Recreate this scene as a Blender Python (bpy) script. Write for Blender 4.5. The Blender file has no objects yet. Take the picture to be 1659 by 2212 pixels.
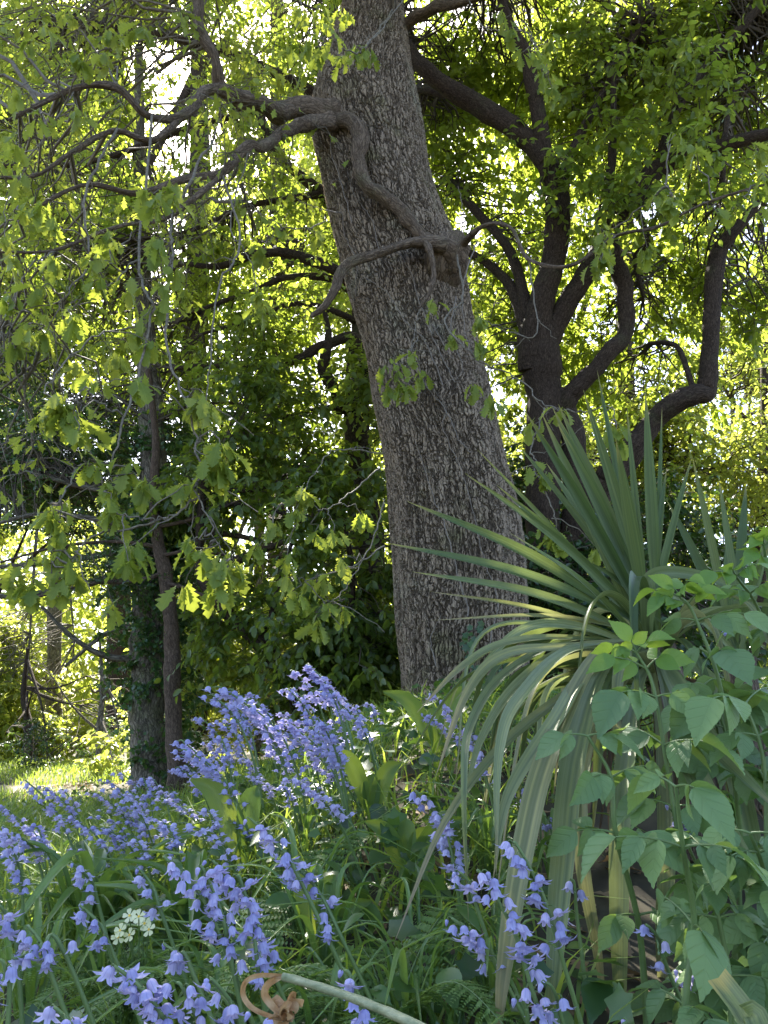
import bpy, math
import numpy as np
from mathutils import Vector, Matrix, Quaternion

# ------------------------------------------------------------------ camera, sky, sun, exposure
S = bpy.context.scene
CAMZ, PITCH, FPX = 0.95, math.radians(15.0), 1661.0
SUN = Vector((-0.222, 0.789, 0.9195)).normalized()

cam_d = bpy.data.cameras.new("camera")
cam = bpy.data.objects.new("camera", cam_d)
S.collection.objects.link(cam)
cam.location = (0, 0, CAMZ)
cam.rotation_euler = (math.radians(90) + PITCH, 0, 0)
cam_d.sensor_fit = 'VERTICAL'
cam_d.sensor_height = 36.0
cam_d.sensor_width = 27.0
cam_d.lens = 36.0 * FPX / 2212.0
cam_d.clip_start = 0.02
cam_d.clip_end = 2000
S.camera = cam

w = bpy.data.worlds.new("World")
S.world = w
w.use_nodes = True
wt = w.node_tree
sky = wt.nodes.new("ShaderNodeTexSky")
sky.sky_type = 'NISHITA'
sky.sun_disc = False
sky.sun_elevation = math.asin(SUN.z)
sky.sun_rotation = math.atan2(SUN.x, SUN.y) % (2 * math.pi)
sky.dust_density = 2.0
wt.links.new(sky.outputs[0], wt.nodes["Background"].inputs[0])
wt.nodes["Background"].inputs[1].default_value = 0.095

sd = bpy.data.lights.new("sun", 'SUN')
sd.energy = 5.0
sd.angle = math.radians(0.6)
sd.color = (1.0, 0.95, 0.84)
sun = bpy.data.objects.new("sun", sd)
sun.rotation_euler = SUN.to_track_quat('Z', 'Y').to_euler()
S.collection.objects.link(sun)

S.view_settings.view_transform = 'Standard'
S.view_settings.look = 'None'
S.view_settings.gamma = 1.0
S.view_settings.exposure = 2.68
S.cycles.max_bounces = 6
S.cycles.diffuse_bounces = 4
S.cycles.glossy_bounces = 2
S.cycles.transmission_bounces = 4
S.cycles.transparent_max_bounces = 4
S.cycles.use_denoising = True
S.cycles.sample_clamp_indirect = 6.0

COL = S.collection
rng = np.random.default_rng(11)
cP, sP = math.cos(PITCH), math.sin(PITCH)


def at(px, py, d):
    """world point seen at pixel (px, py) of the 1659x2212 photograph, d metres in front"""
    a, b = (px - 829.5) / FPX, (1106.0 - py) / FPX
    v = np.array((a, cP - b * sP, sP + b * cP))
    v = v / v[1] * d
    v[2] += CAMZ
    return v


def sm(x, a, b):
    t = np.clip((x - a) / (b - a), 0, 1)
    return t * t * (3 - 2 * t)


def ground_h(x, y):
    x = np.asarray(x, float)
    y = np.asarray(y, float)
    h = 0.25 + 0.70 * sm(x, -1.5, 0.6) * sm(y, 0.4, 3.6)
    h = h + 0.03 * np.sin(x * 2.1 + 1) * np.sin(y * 1.7) + 0.015 * np.sin(x * 5.3) * np.sin(y * 4.1 + 2)
    h = h + 0.9 * sm(y, 14, 40) - 0.25 * sm(-y, -0.6, 1.0)
    return h


def ground_at(px, py, dmax=12.0):
    """where the line of sight through a pixel meets the ground"""
    for d in np.arange(.5, dmax, .02):
        p = at(px, py, d)
        if p[2] <= ground_h(p[0], p[1]):
            return np.array((p[0], p[1], float(ground_h(p[0], p[1]))))
    return at(px, py, dmax)


def nrm(v):
    v = np.asarray(v, float)
    return v / np.maximum(np.linalg.norm(v, axis=-1, keepdims=True), 1e-9)


# ------------------------------------------------------------------ mesh building
class MB:
    def __init__(s):
        s.V, s.T, s.Q, s.TC = [], [], [], []
        s.RT, s.RQ, s.MT, s.MQ = [], [], [], []
        s.n = 0

    def add(s, v, faces, tc=None, rnd=0.5, mat=0):
        v = np.asarray(v, np.float32).reshape(-1, 3)
        faces = np.asarray(faces, np.int64)
        if len(faces) == 0:
            return
        tc = np.zeros_like(v) if tc is None else np.asarray(tc, np.float32).reshape(-1, 3)
        s.V.append(v)
        s.TC.append(tc)
        r = np.broadcast_to(np.asarray(rnd, np.float32), (len(faces),))
        m = np.full(len(faces), mat, np.int32)
        if faces.shape[1] == 3:
            s.T.append(faces + s.n); s.RT.append(r); s.MT.append(m)
        else:
            s.Q.append(faces + s.n); s.RQ.append(r); s.MQ.append(m)
        s.n += len(v)

    def build(s, name, mats, parent=None, smooth=True, origin=None):
        me = bpy.data.meshes.new(name)
        V = np.concatenate(s.V)
        if origin is not None:
            V = V - np.asarray(origin, np.float32)
        T = np.concatenate(s.T) if s.T else np.zeros((0, 3), np.int64)
        Q = np.concatenate(s.Q) if s.Q else np.zeros((0, 4), np.int64)
        nT, nQ = len(T), len(Q)
        loops = np.concatenate([T.ravel(), Q.ravel()]).astype(np.int32)
        starts = np.concatenate([np.arange(nT) * 3, nT * 3 + np.arange(nQ) * 4]).astype(np.int32)
        me.vertices.add(len(V))
        me.vertices.foreach_set("co", V.astype(np.float32).ravel())
        me.loops.add(len(loops))
        me.loops.foreach_set("vertex_index", loops)
        me.polygons.add(nT + nQ)
        me.polygons.foreach_set("loop_start", starts)
        me.update(calc_edges=True)
        a = me.attributes.new("rnd", 'FLOAT', 'FACE')
        a.data.foreach_set("value", np.concatenate(s.RT + s.RQ).astype(np.float32))
        a = me.attributes.new("tc", 'FLOAT_VECTOR', 'POINT')
        a.data.foreach_set("vector", np.concatenate(s.TC).ravel())
        me.polygons.foreach_set("material_index", np.concatenate(s.MT + s.MQ).astype(np.int32))
        me.polygons.foreach_set("use_smooth", np.full(nT + nQ, smooth))
        me.validate()
        me.update()
        for m in (mats if isinstance(mats, (list, tuple)) else [mats]):
            me.materials.append(m)
        return link(name, me, parent)


def link(name, data, parent=None):
    o = bpy.data.objects.new(name, data)
    COL.objects.link(o)
    if parent is not None:
        o.parent = parent
        if parent.type == 'EMPTY' and o.data is not None:
            o.location = -parent.location
    return o


def tag(o, label=None, cat=None, group=None, kind=None):
    if label: o["label"] = label
    if cat: o["category"] = cat
    if group: o["group"] = group
    if kind: o["kind"] = kind
    return o


def thing(name, loc, label, cat, group=None):
    o = bpy.data.objects.new(name, None)
    COL.objects.link(o)
    o.empty_display_size = 0.1
    o.location = Vector(tuple(float(c) for c in loc))
    return tag(o, label, cat, group)


def spline(pts, n=8):
    """Catmull-Rom through pts (k, m) -> dense"""
    p = np.asarray(pts, float)
    p = np.vstack([2 * p[0] - p[1], p, 2 * p[-1] - p[-2]])
    out = []
    for i in range(1, len(p) - 2):
        t = np.linspace(0, 1, n, endpoint=False)[:, None]
        a, b, c, d = p[i - 1], p[i], p[i + 1], p[i + 2]
        out.append(0.5 * (2 * b + (c - a) * t + (2 * a - 5 * b + 4 * c - d) * t ** 2 + (-a + 3 * b - 3 * c + d) * t ** 3))
    out.append(p[-2][None])
    return np.vstack(out)


def tube(mb, P, R, sides=10, mat=0, rnd=0.5, wob=0.0, cap=True, r_=None):
    P = np.asarray(P, float)
    R = np.asarray(R, float)
    n = len(P)
    T = nrm(np.gradient(P, axis=0))
    ref = np.array((0, 0, 1.0)) if abs(T[0][2]) < 0.8 else np.array((0, -1.0, 0))
    a = nrm(ref - T[0] * np.dot(ref, T[0]))
    A = []
    for i in range(n):
        a = nrm(a - T[i] * np.dot(a, T[i]))
        A.append(a)
    A = np.array(A)
    B = np.cross(T, A)
    th = np.linspace(0, 2 * math.pi, sides, endpoint=False)
    s = np.concatenate([[0], np.cumsum(np.linalg.norm(np.diff(P, axis=0), axis=1))])
    rr = R[:, None] * np.ones(sides)
    if wob:
        ph = (r_ or rng).uniform(0, 6, 4)
        m = R.max()
        rr = rr * (1 + wob * np.sin(2 * th[None] + s[:, None] / m * 0.6 + ph[0]) + wob * 0.7 * np.sin(3 * th[None] - s[:, None] / m * 0.9 + ph[1])
                   + wob * 0.6 * np.sin(s[:, None] / m * 1.7 + ph[2]))
    V = P[:, None] + rr[..., None] * (np.cos(th)[None, :, None] * A[:, None] + np.sin(th)[None, :, None] * B[:, None])
    rm = R.mean()
    tc = np.stack([np.broadcast_to(np.cos(th) * rm, (n, sides)), np.broadcast_to(np.sin(th) * rm, (n, sides)),
                   np.broadcast_to(s[:, None], (n, sides))], -1)
    i, j = np.meshgrid(np.arange(n - 1), np.arange(sides), indexing='ij')
    j2 = (j + 1) % sides
    F = np.stack([i * sides + j, i * sides + j2, (i + 1) * sides + j2, (i + 1) * sides + j], -1).reshape(-1, 4)
    mb.add(V, F, tc, rnd, mat)
    if cap:
        for k in (0, n - 1):
            ring = V[k]
            c = P[k] + (T[k] * R[k] * 0.35 if k else -T[k] * R[k] * 0.35)
            v = np.vstack([ring, c[None]])
            jj = np.arange(sides)
            f = np.stack([jj, (jj + 1) % sides, np.full(sides, sides)], -1)
            if k == 0: f = f[:, ::-1]
            mb.add(v, f, np.vstack([tc[k], tc[k].mean(0)[None]]), rnd, mat)


def batch_tubes(mb, P, R, sides=3, mat=0, rnd=0.5):
    K, n, _ = P.shape
    T = nrm(np.gradient(P, axis=1))
    ref = np.where(np.abs(T.mean(1)[:, 2:3]) < 0.75, np.array([[0, 0, 1.0]]), np.array([[1.0, 0, 0]]))[:, None]
    A = nrm(np.cross(T, ref))
    B = np.cross(T, A)
    th = np.linspace(0, 2 * math.pi, sides, endpoint=False)
    V = P[:, :, None] + R[:, :, None, None] * (np.cos(th)[None, None, :, None] * A[:, :, None] + np.sin(th)[None, None, :, None] * B[:, :, None])
    k, i, j = np.meshgrid(np.arange(K), np.arange(n - 1), np.arange(sides), indexing='ij')
    b = k * n * sides
    j2 = (j + 1) % sides
    F = np.stack([b + i * sides + j, b + i * sides + j2, b + (i + 1) * sides + j2, b + (i + 1) * sides + j], -1).reshape(-1, 4)
    mb.add(V.reshape(-1, 3), F, V.reshape(-1, 3) * 1.0, rnd, mat)


# leaf templates: verts (x across, y along, z up), triangles
def tmpl_strip(prof, ns=None, fold=0.12, droop=0.15, lobe=None):
    """two strips either side of a folded midrib; prof = [(t, halfwidth[, ty])]"""
    V, F = [], []
    for q in prof:
        t, hw = q[0], q[1]
        ty = q[2] if len(q) > 2 else t
        z = -droop * t * t
        V += [(0, t, z), (-hw, ty, z + fold * hw), (hw, ty, z + fold * hw)]
    for i in range(len(prof) - 1):
        a, b = 3 * i, 3 * i + 3
        F += [(a, b, b + 1), (a, b + 1, a + 1), (a, a + 2, b + 2), (a, b + 2, b)]
    return np.array(V, float), np.array(F)


T_DIAMOND = (np.array([(0, 0, 0), (-.27, .45, .06), (0, 1, -.08), (.27, .45, .06)], float), np.array([(0, 2, 1), (0, 3, 2)]))
T_OVAL = tmpl_strip([(0, .02), (.22, .22), (.55, .27), (.82, .16), (1, .0)], fold=.35, droop=.18)
T_OVAL = (T_OVAL[0], T_OVAL[1])
T_OAK = tmpl_strip([(0, .012), (.1, .03), (.17, .10, .2), (.24, .06, .24), (.33, .19, .4), (.41, .10, .41), (.5, .28, .6), (.6, .15, .6), (.68, .30, .79),
                    (.77, .17, .77), (.84, .21, .93), (.92, .12, .95), (1, .03, 1.0)], fold=.3, droop=.3)
T_OAKLOW = tmpl_strip([(0, .01), (.2, .1), (.3, .06), (.5, .26, .58), (.58, .14), (.74, .27, .84), (.85, .12), (1, .02)], fold=.3, droop=.3)


def _serr():
    pr = []
    n = 23
    for k in range(n):
        t = k / (n - 1)
        hw = 0.285 * (np.interp(t, [0, .06, .2, .38, .55, .72, .86, .95, 1], [0, .4, .86, 1, .9, .62, .27, .09, 0]))
        if k % 2 and 0.08 < t < .97:
            pr.append((t, hw + .009, t + .014))
        else:
            pr.append((t, max(0.002, hw - .004), t))
    return pr


T_SERR = tmpl_strip(_serr(), fold=.3, droop=.22)
T_SERR_B = tmpl_strip(_serr(), fold=.12, droop=.5)
T_SERR_C = tmpl_strip(_serr(), fold=.55, droop=.3)
T_IVY = tmpl_strip([(0, .03), (.08, .3, -.05), (.3, .3, .3), (.45, .48, .5), (.6, .24, .6), (1, .0)], fold=.15, droop=.15)


def leaves(mb, tmpl, P, D, N, size, rr, mat=0, wmul=1.0):
    if len(P) == 0: return
    tv, tf = tmpl
    Y = nrm(D)
    Z = nrm(N - Y * (N * Y).sum(-1, keepdims=True))
    X = np.cross(Y, Z)
    sz = np.broadcast_to(np.asarray(size, float), (len(P),))[:, None, None]
    V = P[:, None] + sz * (tv[None, :, 0:1] * X[:, None] * wmul + tv[None, :, 1:2] * Y[:, None] + tv[None, :, 2:3] * Z[:, None])
    F = (tf[None] + (np.arange(len(P)) * len(tv))[:, None, None]).reshape(-1, 3)
    mb.add(V.reshape(-1, 3), F, np.tile(tv, (len(P), 1)), np.repeat(rr, len(tf)), mat)


# ------------------------------------------------------------------ materials
def new_mat(name):
    m = bpy.data.materials.new(name)
    m.use_nodes = True
    nt = m.node_tree
    for n in list(nt.nodes):
        nt.nodes.remove(n)
    return m, nt, nt.nodes, nt.links


def ramp(nt, fac, stops):
    r = nt.nodes.new("ShaderNodeValToRGB")
    el = r.color_ramp.elements
    el[0].position, el[0].color = stops[0][0], (*stops[0][1], 1)
    el[1].position, el[1].color = stops[-1][0], (*stops[-1][1], 1)
    for p, c in stops[1:-1]:
        e = el.new(p); e.color = (*c, 1)
    nt.links.new(fac, r.inputs[0])
    return r.outputs[0]


def attr(nt, name):
    a = nt.nodes.new("ShaderNodeAttribute")
    a.attribute_name = name
    return a


def math_(nt, op, a, b=None):
    n = nt.nodes.new("ShaderNodeMath")
    n.operation = op
    for i, x in enumerate((a, b)):
        if x is None: continue
        if isinstance(x, (int, float)): n.inputs[i].default_value = x
        else: nt.links.new(x, n.inputs[i])
    return n.outputs[0]


def leaf_mat(name, cols, trans, tf=0.45, rough=0.42, spec=0.45, veins=0.0, along=None, bump=0.0):
    m, nt, N, L = new_mat(name)
    rn = attr(nt, "rnd").outputs["Fac"]
    k = len(cols)
    c = ramp(nt, rn, [(i / (k - 1), col) for i, col in enumerate(cols)])
    tcol = ramp(nt, rn, [(i / (len(trans) - 1), col) for i, col in enumerate(trans)])
    tc = attr(nt, "tc").outputs["Vector"]
    sep = N.new("ShaderNodeSeparateXYZ"); L.new(tc, sep.inputs[0])
    pr = N.new("ShaderNodeBsdfPrincipled")
    hgt = None
    if veins:
        ax = math_(nt, 'ABSOLUTE', sep.outputs[0])
        # side veins: slanting sine of (y - 0.6|x|), midrib near x = 0
        ph = math_(nt, 'MULTIPLY', math_(nt, 'SUBTRACT', sep.outputs[1], math_(nt, 'MULTIPLY', ax, 1.3)), 30.0)
        v = math_(nt, 'POWER', math_(nt, 'ABSOLUTE', math_(nt, 'SINE', ph)), 6.0) if False else math_(nt, 'POWER', math_(nt, 'ABSOLUTE', math_(nt, 'COSINE', math_(nt, 'MULTIPLY', ph, 0.5))), 30.0)
        mid = math_(nt, 'LESS_THAN', ax, 0.012)
        vv = math_(nt, 'MAXIMUM', math_(nt, 'MULTIPLY', v, 0.6), mid)
        hgt = vv
        mx = N.new("ShaderNodeMix"); mx.data_type = 'RGBA'
        L.new(math_(nt, 'MULTIPLY', vv, abs(veins)), mx.inputs[0])
        L.new(c, mx.inputs[6])
        kf = 1.5 if veins > 0 else .25   # pale or sunken dark veins
        mx.inputs[7].default_value = (cols[-1][0] * kf, cols[-1][1] * kf, cols[-1][2] * kf, 1)
        c = mx.outputs[2]
    if along:  # yellowed / dried towards the tip, streaked lengthwise
        no = N.new("ShaderNodeTexNoise"); no.inputs["Scale"].default_value = 6
        mp = N.new("ShaderNodeMapping"); mp.inputs["Scale"].default_value = (.8, 0.1, 1)
        L.new(tc, mp.inputs[0]); L.new(mp.outputs[0], no.inputs[0])
        st = ramp(nt, no.outputs[0], [(0.36, (0.62, 0.68, 0.6)), (0.5, (.95, .95, .95)), (0.68, (1.45, 1.35, 1.05))])
        mm = N.new("ShaderNodeMix"); mm.data_type = 'RGBA'; mm.blend_type = 'MULTIPLY'; mm.inputs[0].default_value = 1
        L.new(c, mm.inputs[6]); L.new(st, mm.inputs[7]); c = mm.outputs[2]
        f = ramp(nt, math_(nt, 'ADD', sep.outputs[1], math_(nt, 'MULTIPLY', math_(nt, 'SUBTRACT', no.outputs[0], 0.5), 0.25)),
                 [(along[0], (0, 0, 0)), (along[1], (1, 1, 1))])
        m2 = N.new("ShaderNodeMix"); m2.data_type = 'RGBA'
        L.new(f, m2.inputs[0]); L.new(c, m2.inputs[6]); m2.inputs[7].default_value = (*along[2], 1)
        c = m2.outputs[2]
        hgt = no.outputs[0]
    L.new(c, pr.inputs["Base Color"])
    pr.inputs["Roughness"].default_value = rough
    pr.inputs["Specular IOR Level"].default_value = spec
    if hgt is not None and bump:
        b = N.new("ShaderNodeBump"); b.inputs["Strength"].default_value = bump; b.inputs["Distance"].default_value = 0.002
        b.invert = not along
        L.new(hgt, b.inputs["Height"]); L.new(b.outputs[0], pr.inputs["Normal"])
    tr = N.new("ShaderNodeBsdfTranslucent")
    L.new(tcol, tr.inputs[0])
    mix = N.new("ShaderNodeMixShader"); mix.inputs[0].default_value = tf
    L.new(pr.outputs[0], mix.inputs[1]); L.new(tr.outputs[0], mix.inputs[2])
    o = N.new("ShaderNodeOutputMaterial"); L.new(mix.outputs[0], o.inputs[0])
    return m


def bark_mat(name, dark, mid, light, sc=(28, 28, 11), disp=0.0, bump=0.6, lichen=None, moss=None, crackw=1.0, dist=.012):
    m, nt, N, L = new_mat(name)
    tc = attr(nt, "tc").outputs["Vector"]

    def warp(scale, amt, src):
        wn = N.new("ShaderNodeTexNoise"); wn.inputs["Scale"].default_value = scale; wn.inputs["Detail"].default_value = 3
        L.new(tc, wn.inputs[0])
        c = N.new("ShaderNodeVectorMath"); c.operation = 'SUBTRACT'; L.new(wn.outputs[1], c.inputs[0]); c.inputs[1].default_value = (.5, .5, .5)
        wa = N.new("ShaderNodeVectorMath"); wa.operation = 'MULTIPLY_ADD'
        L.new(c.outputs[0], wa.inputs[0]); wa.inputs[1].default_value = amt; L.new(src, wa.inputs[2])
        return wa.outputs[0]

    def cells(scale, src):
        mp = N.new("ShaderNodeMapping"); mp.inputs["Scale"].default_value = scale
        L.new(src, mp.inputs[0])
        vo = N.new("ShaderNodeTexVoronoi"); vo.feature = 'DISTANCE_TO_EDGE'; vo.inputs["Scale"].default_value = 1
        L.new(mp.outputs[0], vo.inputs["Vector"])
        vc = N.new("ShaderNodeTexVoronoi"); vc.feature = 'F1'; vc.inputs["Scale"].default_value = 1
        L.new(mp.outputs[0], vc.inputs["Vector"])
        sp = N.new("ShaderNodeSeparateColor"); L.new(vc.outputs["Color"], sp.inputs[0])
        return vo.outputs["Distance"], sp.outputs[0]
    k = sc[0] / 46.0
    w1 = warp(7 * k, (.07 / k, .07 / k, .05 / k), tc)
    w2 = warp(42 * k, (.016 / k, .016 / k, .03 / k), w1)
    d1, c1 = cells(sc, w2)
    d2, c2 = cells((sc[0] * 1.9, sc[1] * 1.9, sc[2] * 2.6), w2)
    n2 = N.new("ShaderNodeTexNoise"); n2.inputs["Scale"].default_value = 95 * k; n2.inputs["Detail"].default_value = 6; n2.inputs["Roughness"].default_value = .72
    mp2 = N.new("ShaderNodeMapping"); mp2.inputs["Scale"].default_value = (1, 1, .4)
    L.new(w1, mp2.inputs[0]); L.new(mp2.outputs[0], n2.inputs[0])
    # long furrows that run on past single plates
    n4 = N.new("ShaderNodeTexNoise"); n4.inputs["Scale"].default_value = 1; n4.inputs["Detail"].default_value = 2
    mp4 = N.new("ShaderNodeMapping"); mp4.inputs["Scale"].default_value = (sc[0] * .75, sc[1] * .75, sc[2] * .3)
    L.new(w2, mp4.inputs[0]); L.new(mp4.outputs[0], n4.inputs[0])
    fur = ramp(nt, math_(nt, 'ABSOLUTE', math_(nt, 'SUBTRACT', n4.outputs[0], .5)), [(0.0, (0, 0, 0)), (0.036, (1, 1, 1))])
    dd = math_(nt, 'ADD', d1, math_(nt, 'MULTIPLY', math_(nt, 'SUBTRACT', n2.outputs[0], .5), .10))
    crack1 = ramp(nt, dd, [(0.0, (0, 0, 0)), (0.05 * crackw, (.45,) * 3), (0.15 * crackw, (1,) * 3)])
    crack2 = ramp(nt, d2, [(0.0, (.7,) * 3), (0.06, (1,) * 3)])
    crack = math_(nt, 'MULTIPLY', math_(nt, 'MULTIPLY', math_(nt, 'ADD', math_(nt, 'MULTIPLY', crack1, .72), .28), crack2), math_(nt, 'ADD', math_(nt, 'MULTIPLY', fur, .85), .15))
    h = math_(nt, 'ADD', crack, math_(nt, 'MULTIPLY', n2.outputs[0], 0.32))
    h = math_(nt, 'ADD', h, math_(nt, 'MULTIPLY', c1, 0.2))
    col = ramp(nt, math_(nt, 'ADD', math_(nt, 'MULTIPLY', n2.outputs[0], .7), math_(nt, 'MULTIPLY', c2, .3)), [(0.3, mid), (0.72, light)])
    mx = N.new("ShaderNodeMix"); mx.data_type = 'RGBA'
    L.new(crack, mx.inputs[0]); mx.inputs[6].default_value = (*dark, 1); L.new(col, mx.inputs[7])
    c = mx.outputs[2]
    n3 = N.new("ShaderNodeTexNoise"); n3.inputs["Scale"].default_value = 1.6; n3.inputs["Detail"].default_value = 8; n3.inputs["Roughness"].default_value = .72
    L.new(tc, n3.inputs[0])
    for extra, lo, hi, flip in ((lichen, .56, .66, False), (moss, .34, .46, True)):
        if extra is None: continue
        f = ramp(nt, n3.outputs[0], [(lo, (0,) * 3 if not flip else (1,) * 3), (hi, (1,) * 3 if not flip else (0,) * 3)])
        fm = math_(nt, 'MULTIPLY', f, 0.6)
        m3 = N.new("ShaderNodeMix"); m3.data_type = 'RGBA'
        L.new(math_(nt, 'MULTIPLY', fm, crack), m3.inputs[0]); L.new(c, m3.inputs[6]); m3.inputs[7].default_value = (*extra, 1)
        c = m3.outputs[2]
    pr = N.new("ShaderNodeBsdfPrincipled")
    L.new(c, pr.inputs["Base Color"]); pr.inputs["Roughness"].default_value = 0.9
    pr.inputs["Specular IOR Level"].default_value = 0.2
    b = N.new("ShaderNodeBump"); b.inputs["Strength"].default_value = bump; b.inputs["Distance"].default_value = dist
    L.new(h, b.inputs["Height"]); L.new(b.outputs[0], pr.inputs["Normal"])
    o = N.new("ShaderNodeOutputMaterial"); L.new(pr.outputs[0], o.inputs[0])
    if disp:
        d = N.new("ShaderNodeDisplacement"); d.inputs["Midlevel"].default_value = 1.0; d.inputs["Scale"].default_value = disp
        L.new(h, d.inputs["Height"]); L.new(d.outputs[0], o.inputs["Displacement"])
        m.displacement_method = 'BOTH'
    return m


def plain_mat(name, col, rough=0.7, col2=None, scale=20, tf=0.0, tcol=None):
    m, nt, N, L = new_mat(name)
    pr = N.new("ShaderNodeBsdfPrincipled")
    pr.inputs["Roughness"].default_value = rough
    no = N.new("ShaderNodeTexNoise"); no.inputs["Scale"].default_value = scale; no.inputs["Detail"].default_value = 5
    tcn = N.new("ShaderNodeTexCoord"); L.new(tcn.outputs["Object"], no.inputs[0])
    c = ramp(nt, no.outputs[0], [(.35, col), (.65, col2 or col)])
    L.new(c, pr.inputs["Base Color"])
    b = N.new("ShaderNodeBump"); b.inputs["Strength"].default_value = .4; b.inputs["Distance"].default_value = .01
    L.new(no.outputs[0], b.inputs["Height"]); L.new(b.outputs[0], pr.inputs["Normal"])
    o = N.new("ShaderNodeOutputMaterial")
    if tf:
        tr = N.new("ShaderNodeBsdfTranslucent"); tr.inputs[0].default_value = (*(tcol or col), 1)
        mix = N.new("ShaderNodeMixShader"); mix.inputs[0].default_value = tf
        L.new(pr.outputs[0], mix.inputs[1]); L.new(tr.outputs[0], mix.inputs[2]); L.new(mix.outputs[0], o.inputs[0])
    else:
        L.new(pr.outputs[0], o.inputs[0])
    return m


M = {}
M['oakbark'] = bark_mat('oak_bark', (.08, .057, .04), (.27, .205, .15), (.355, .275, .205), sc=(40, 40, 6.5), disp=0.022, bump=.5, crackw=.6, lichen=(.34, .33, .24), moss=(.14, .145, .05))
M['limbbark'] = bark_mat('limb_bark', (.06, .042, .03), (.145, .105, .077), (.23, .17, .125), sc=(50, 50, 12), bump=.9, moss=(.11, .13, .06), dist=.007)
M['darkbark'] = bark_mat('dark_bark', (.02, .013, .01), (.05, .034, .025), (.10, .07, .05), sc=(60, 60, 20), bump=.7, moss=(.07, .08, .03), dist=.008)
M['greybark'] = bark_mat('grey_bark', (.045, .038, .03), (.16, .135, .105), (.29, .25, .2), sc=(34, 34, 7), bump=.9, moss=(.13, .16, .04))
M['slimbark'] = bark_mat('slim_bark', (.04, .027, .02), (.10, .068, .05), (.17, .12, .09), sc=(60, 60, 14), bump=.7, dist=.006)
M['twig'] = plain_mat('twig_bark', (.10, .08, .06), .8, (.2, .17, .13), 60)
M['darktwig'] = plain_mat('dark_twig_bark', (.05, .036, .026), .85, (.09, .07, .05), 40)
M['vine'] = plain_mat('vine_bark', (.13, .105, .085), .85, (.24, .2, .17), 60)
M['oakleaf'] = leaf_mat('oak_leaf', [(.09, .14, .02), (.15, .205, .035), (.22, .26, .06)], [(.34, .42, .04), (.5, .54, .07)], tf=.45, veins=.3, spec=.3, rough=.5)
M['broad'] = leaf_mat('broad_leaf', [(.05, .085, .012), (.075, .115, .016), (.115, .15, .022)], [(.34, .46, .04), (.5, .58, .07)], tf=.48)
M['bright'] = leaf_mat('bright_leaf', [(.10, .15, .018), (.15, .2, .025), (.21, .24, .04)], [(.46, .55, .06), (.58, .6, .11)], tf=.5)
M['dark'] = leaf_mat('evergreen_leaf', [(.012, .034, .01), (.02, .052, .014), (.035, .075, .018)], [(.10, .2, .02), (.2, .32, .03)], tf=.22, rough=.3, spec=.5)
M['mid'] = leaf_mat('shrub_leaf', [(.035, .07, .016), (.06, .1, .022), (.09, .13, .03)], [(.28, .4, .03), (.42, .52, .05)], tf=.4, rough=.35)
M['sword'] = leaf_mat('sword_leaf', [(.04, .075, .024), (.07, .11, .038), (.12, .155, .065)], [(.22, .3, .07), (.32, .38, .1)], tf=.2, rough=.45, spec=.35, along=(.86, 1.0, (.35, .28, .08)), bump=.5)
M['palesword'] = leaf_mat('pale_sword_leaf', [(.12, .155, .075), (.17, .21, .10), (.23, .26, .14)], [(.3, .38, .12), (.38, .42, .15)], tf=.25, rough=.45, along=(.9, 1.02, (.3, .22, .12)), bump=.4)
M['oldsword'] = leaf_mat('faded_sword_leaf', [(.13, .16, .065), (.19, .21, .10), (.27, .26, .13)], [(.34, .36, .12), (.45, .42, .16)], tf=.28, rough=.5, along=(.7, 1.0, (.3, .22, .14)), bump=.35)
M['deadsword'] = leaf_mat('dead_sword_leaf', [(.07, .045, .035), (.13, .09, .065), (.2, .15, .11)], [(.3, .2, .1), (.3, .2, .1)], tf=.1, rough=.7, along=(.9, 1.02, (.2, .14, .1)), bump=.4)
M['elder'] = leaf_mat('elder_leaf', [(.10, .175, .07), (.145, .235, .09), (.2, .3, .10)], [(.2, .36, .07), (.38, .52, .09)], tf=.3, rough=.5, veins=-.05, bump=.55)
M['eldernew'] = leaf_mat('young_elder_leaf', [(.10, .2, .04), (.15, .27, .05)], [(.35, .52, .06), (.5, .65, .06)], tf=.4, rough=.5, veins=-.04, bump=.5)
M['strap'] = leaf_mat('strap_leaf', [(.07, .13, .035), (.105, .18, .05), (.15, .235, .07)], [(.2, .36, .04), (.34, .5, .06)], tf=.3, rough=.33, spec=.5)
M['dock'] = leaf_mat('dock_leaf', [(.06, .12, .03), (.09, .16, .035), (.13, .2, .05)], [(.3, .45, .04), (.5, .6, .06)], tf=.38, rough=.4, veins=.25, bump=.8)
M['grass'] = leaf_mat('grass_blade', [(.08, .15, .022), (.13, .21, .035), (.2, .27, .06)], [(.36, .5, .05), (.52, .62, .08)], tf=.4, rough=.45)
M['fern'] = leaf_mat('fern_leaf', [(.10, .18, .045), (.15, .24, .07)], [(.3, .46, .07), (.42, .56, .1)], tf=.35, rough=.5)
M['ivy'] = leaf_mat('ivy_leaf', [(.02, .05, .018), (.035, .08, .025), (.07, .14, .03)], [(.12, .24, .04), (.24, .4, .05)], tf=.25, rough=.33, spec=.5)
M['stem'] = leaf_mat('green_stem', [(.10, .16, .05), (.16, .23, .08)], [(.2, .3, .08), (.2, .3, .08)], tf=.1)
M['soil'] = plain_mat('soil', (.03, .025, .015), .95, (.06, .05, .025), 9)
M['pathm'] = plain_mat('worn_path', (.16, .13, .08), .95, (.24, .2, .13), 7)
M['dry'] = plain_mat('dried_papery', (.30, .14, .05), .75, (.55, .38, .22), 110, tf=.3, tcol=(.5, .32, .14))
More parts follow.
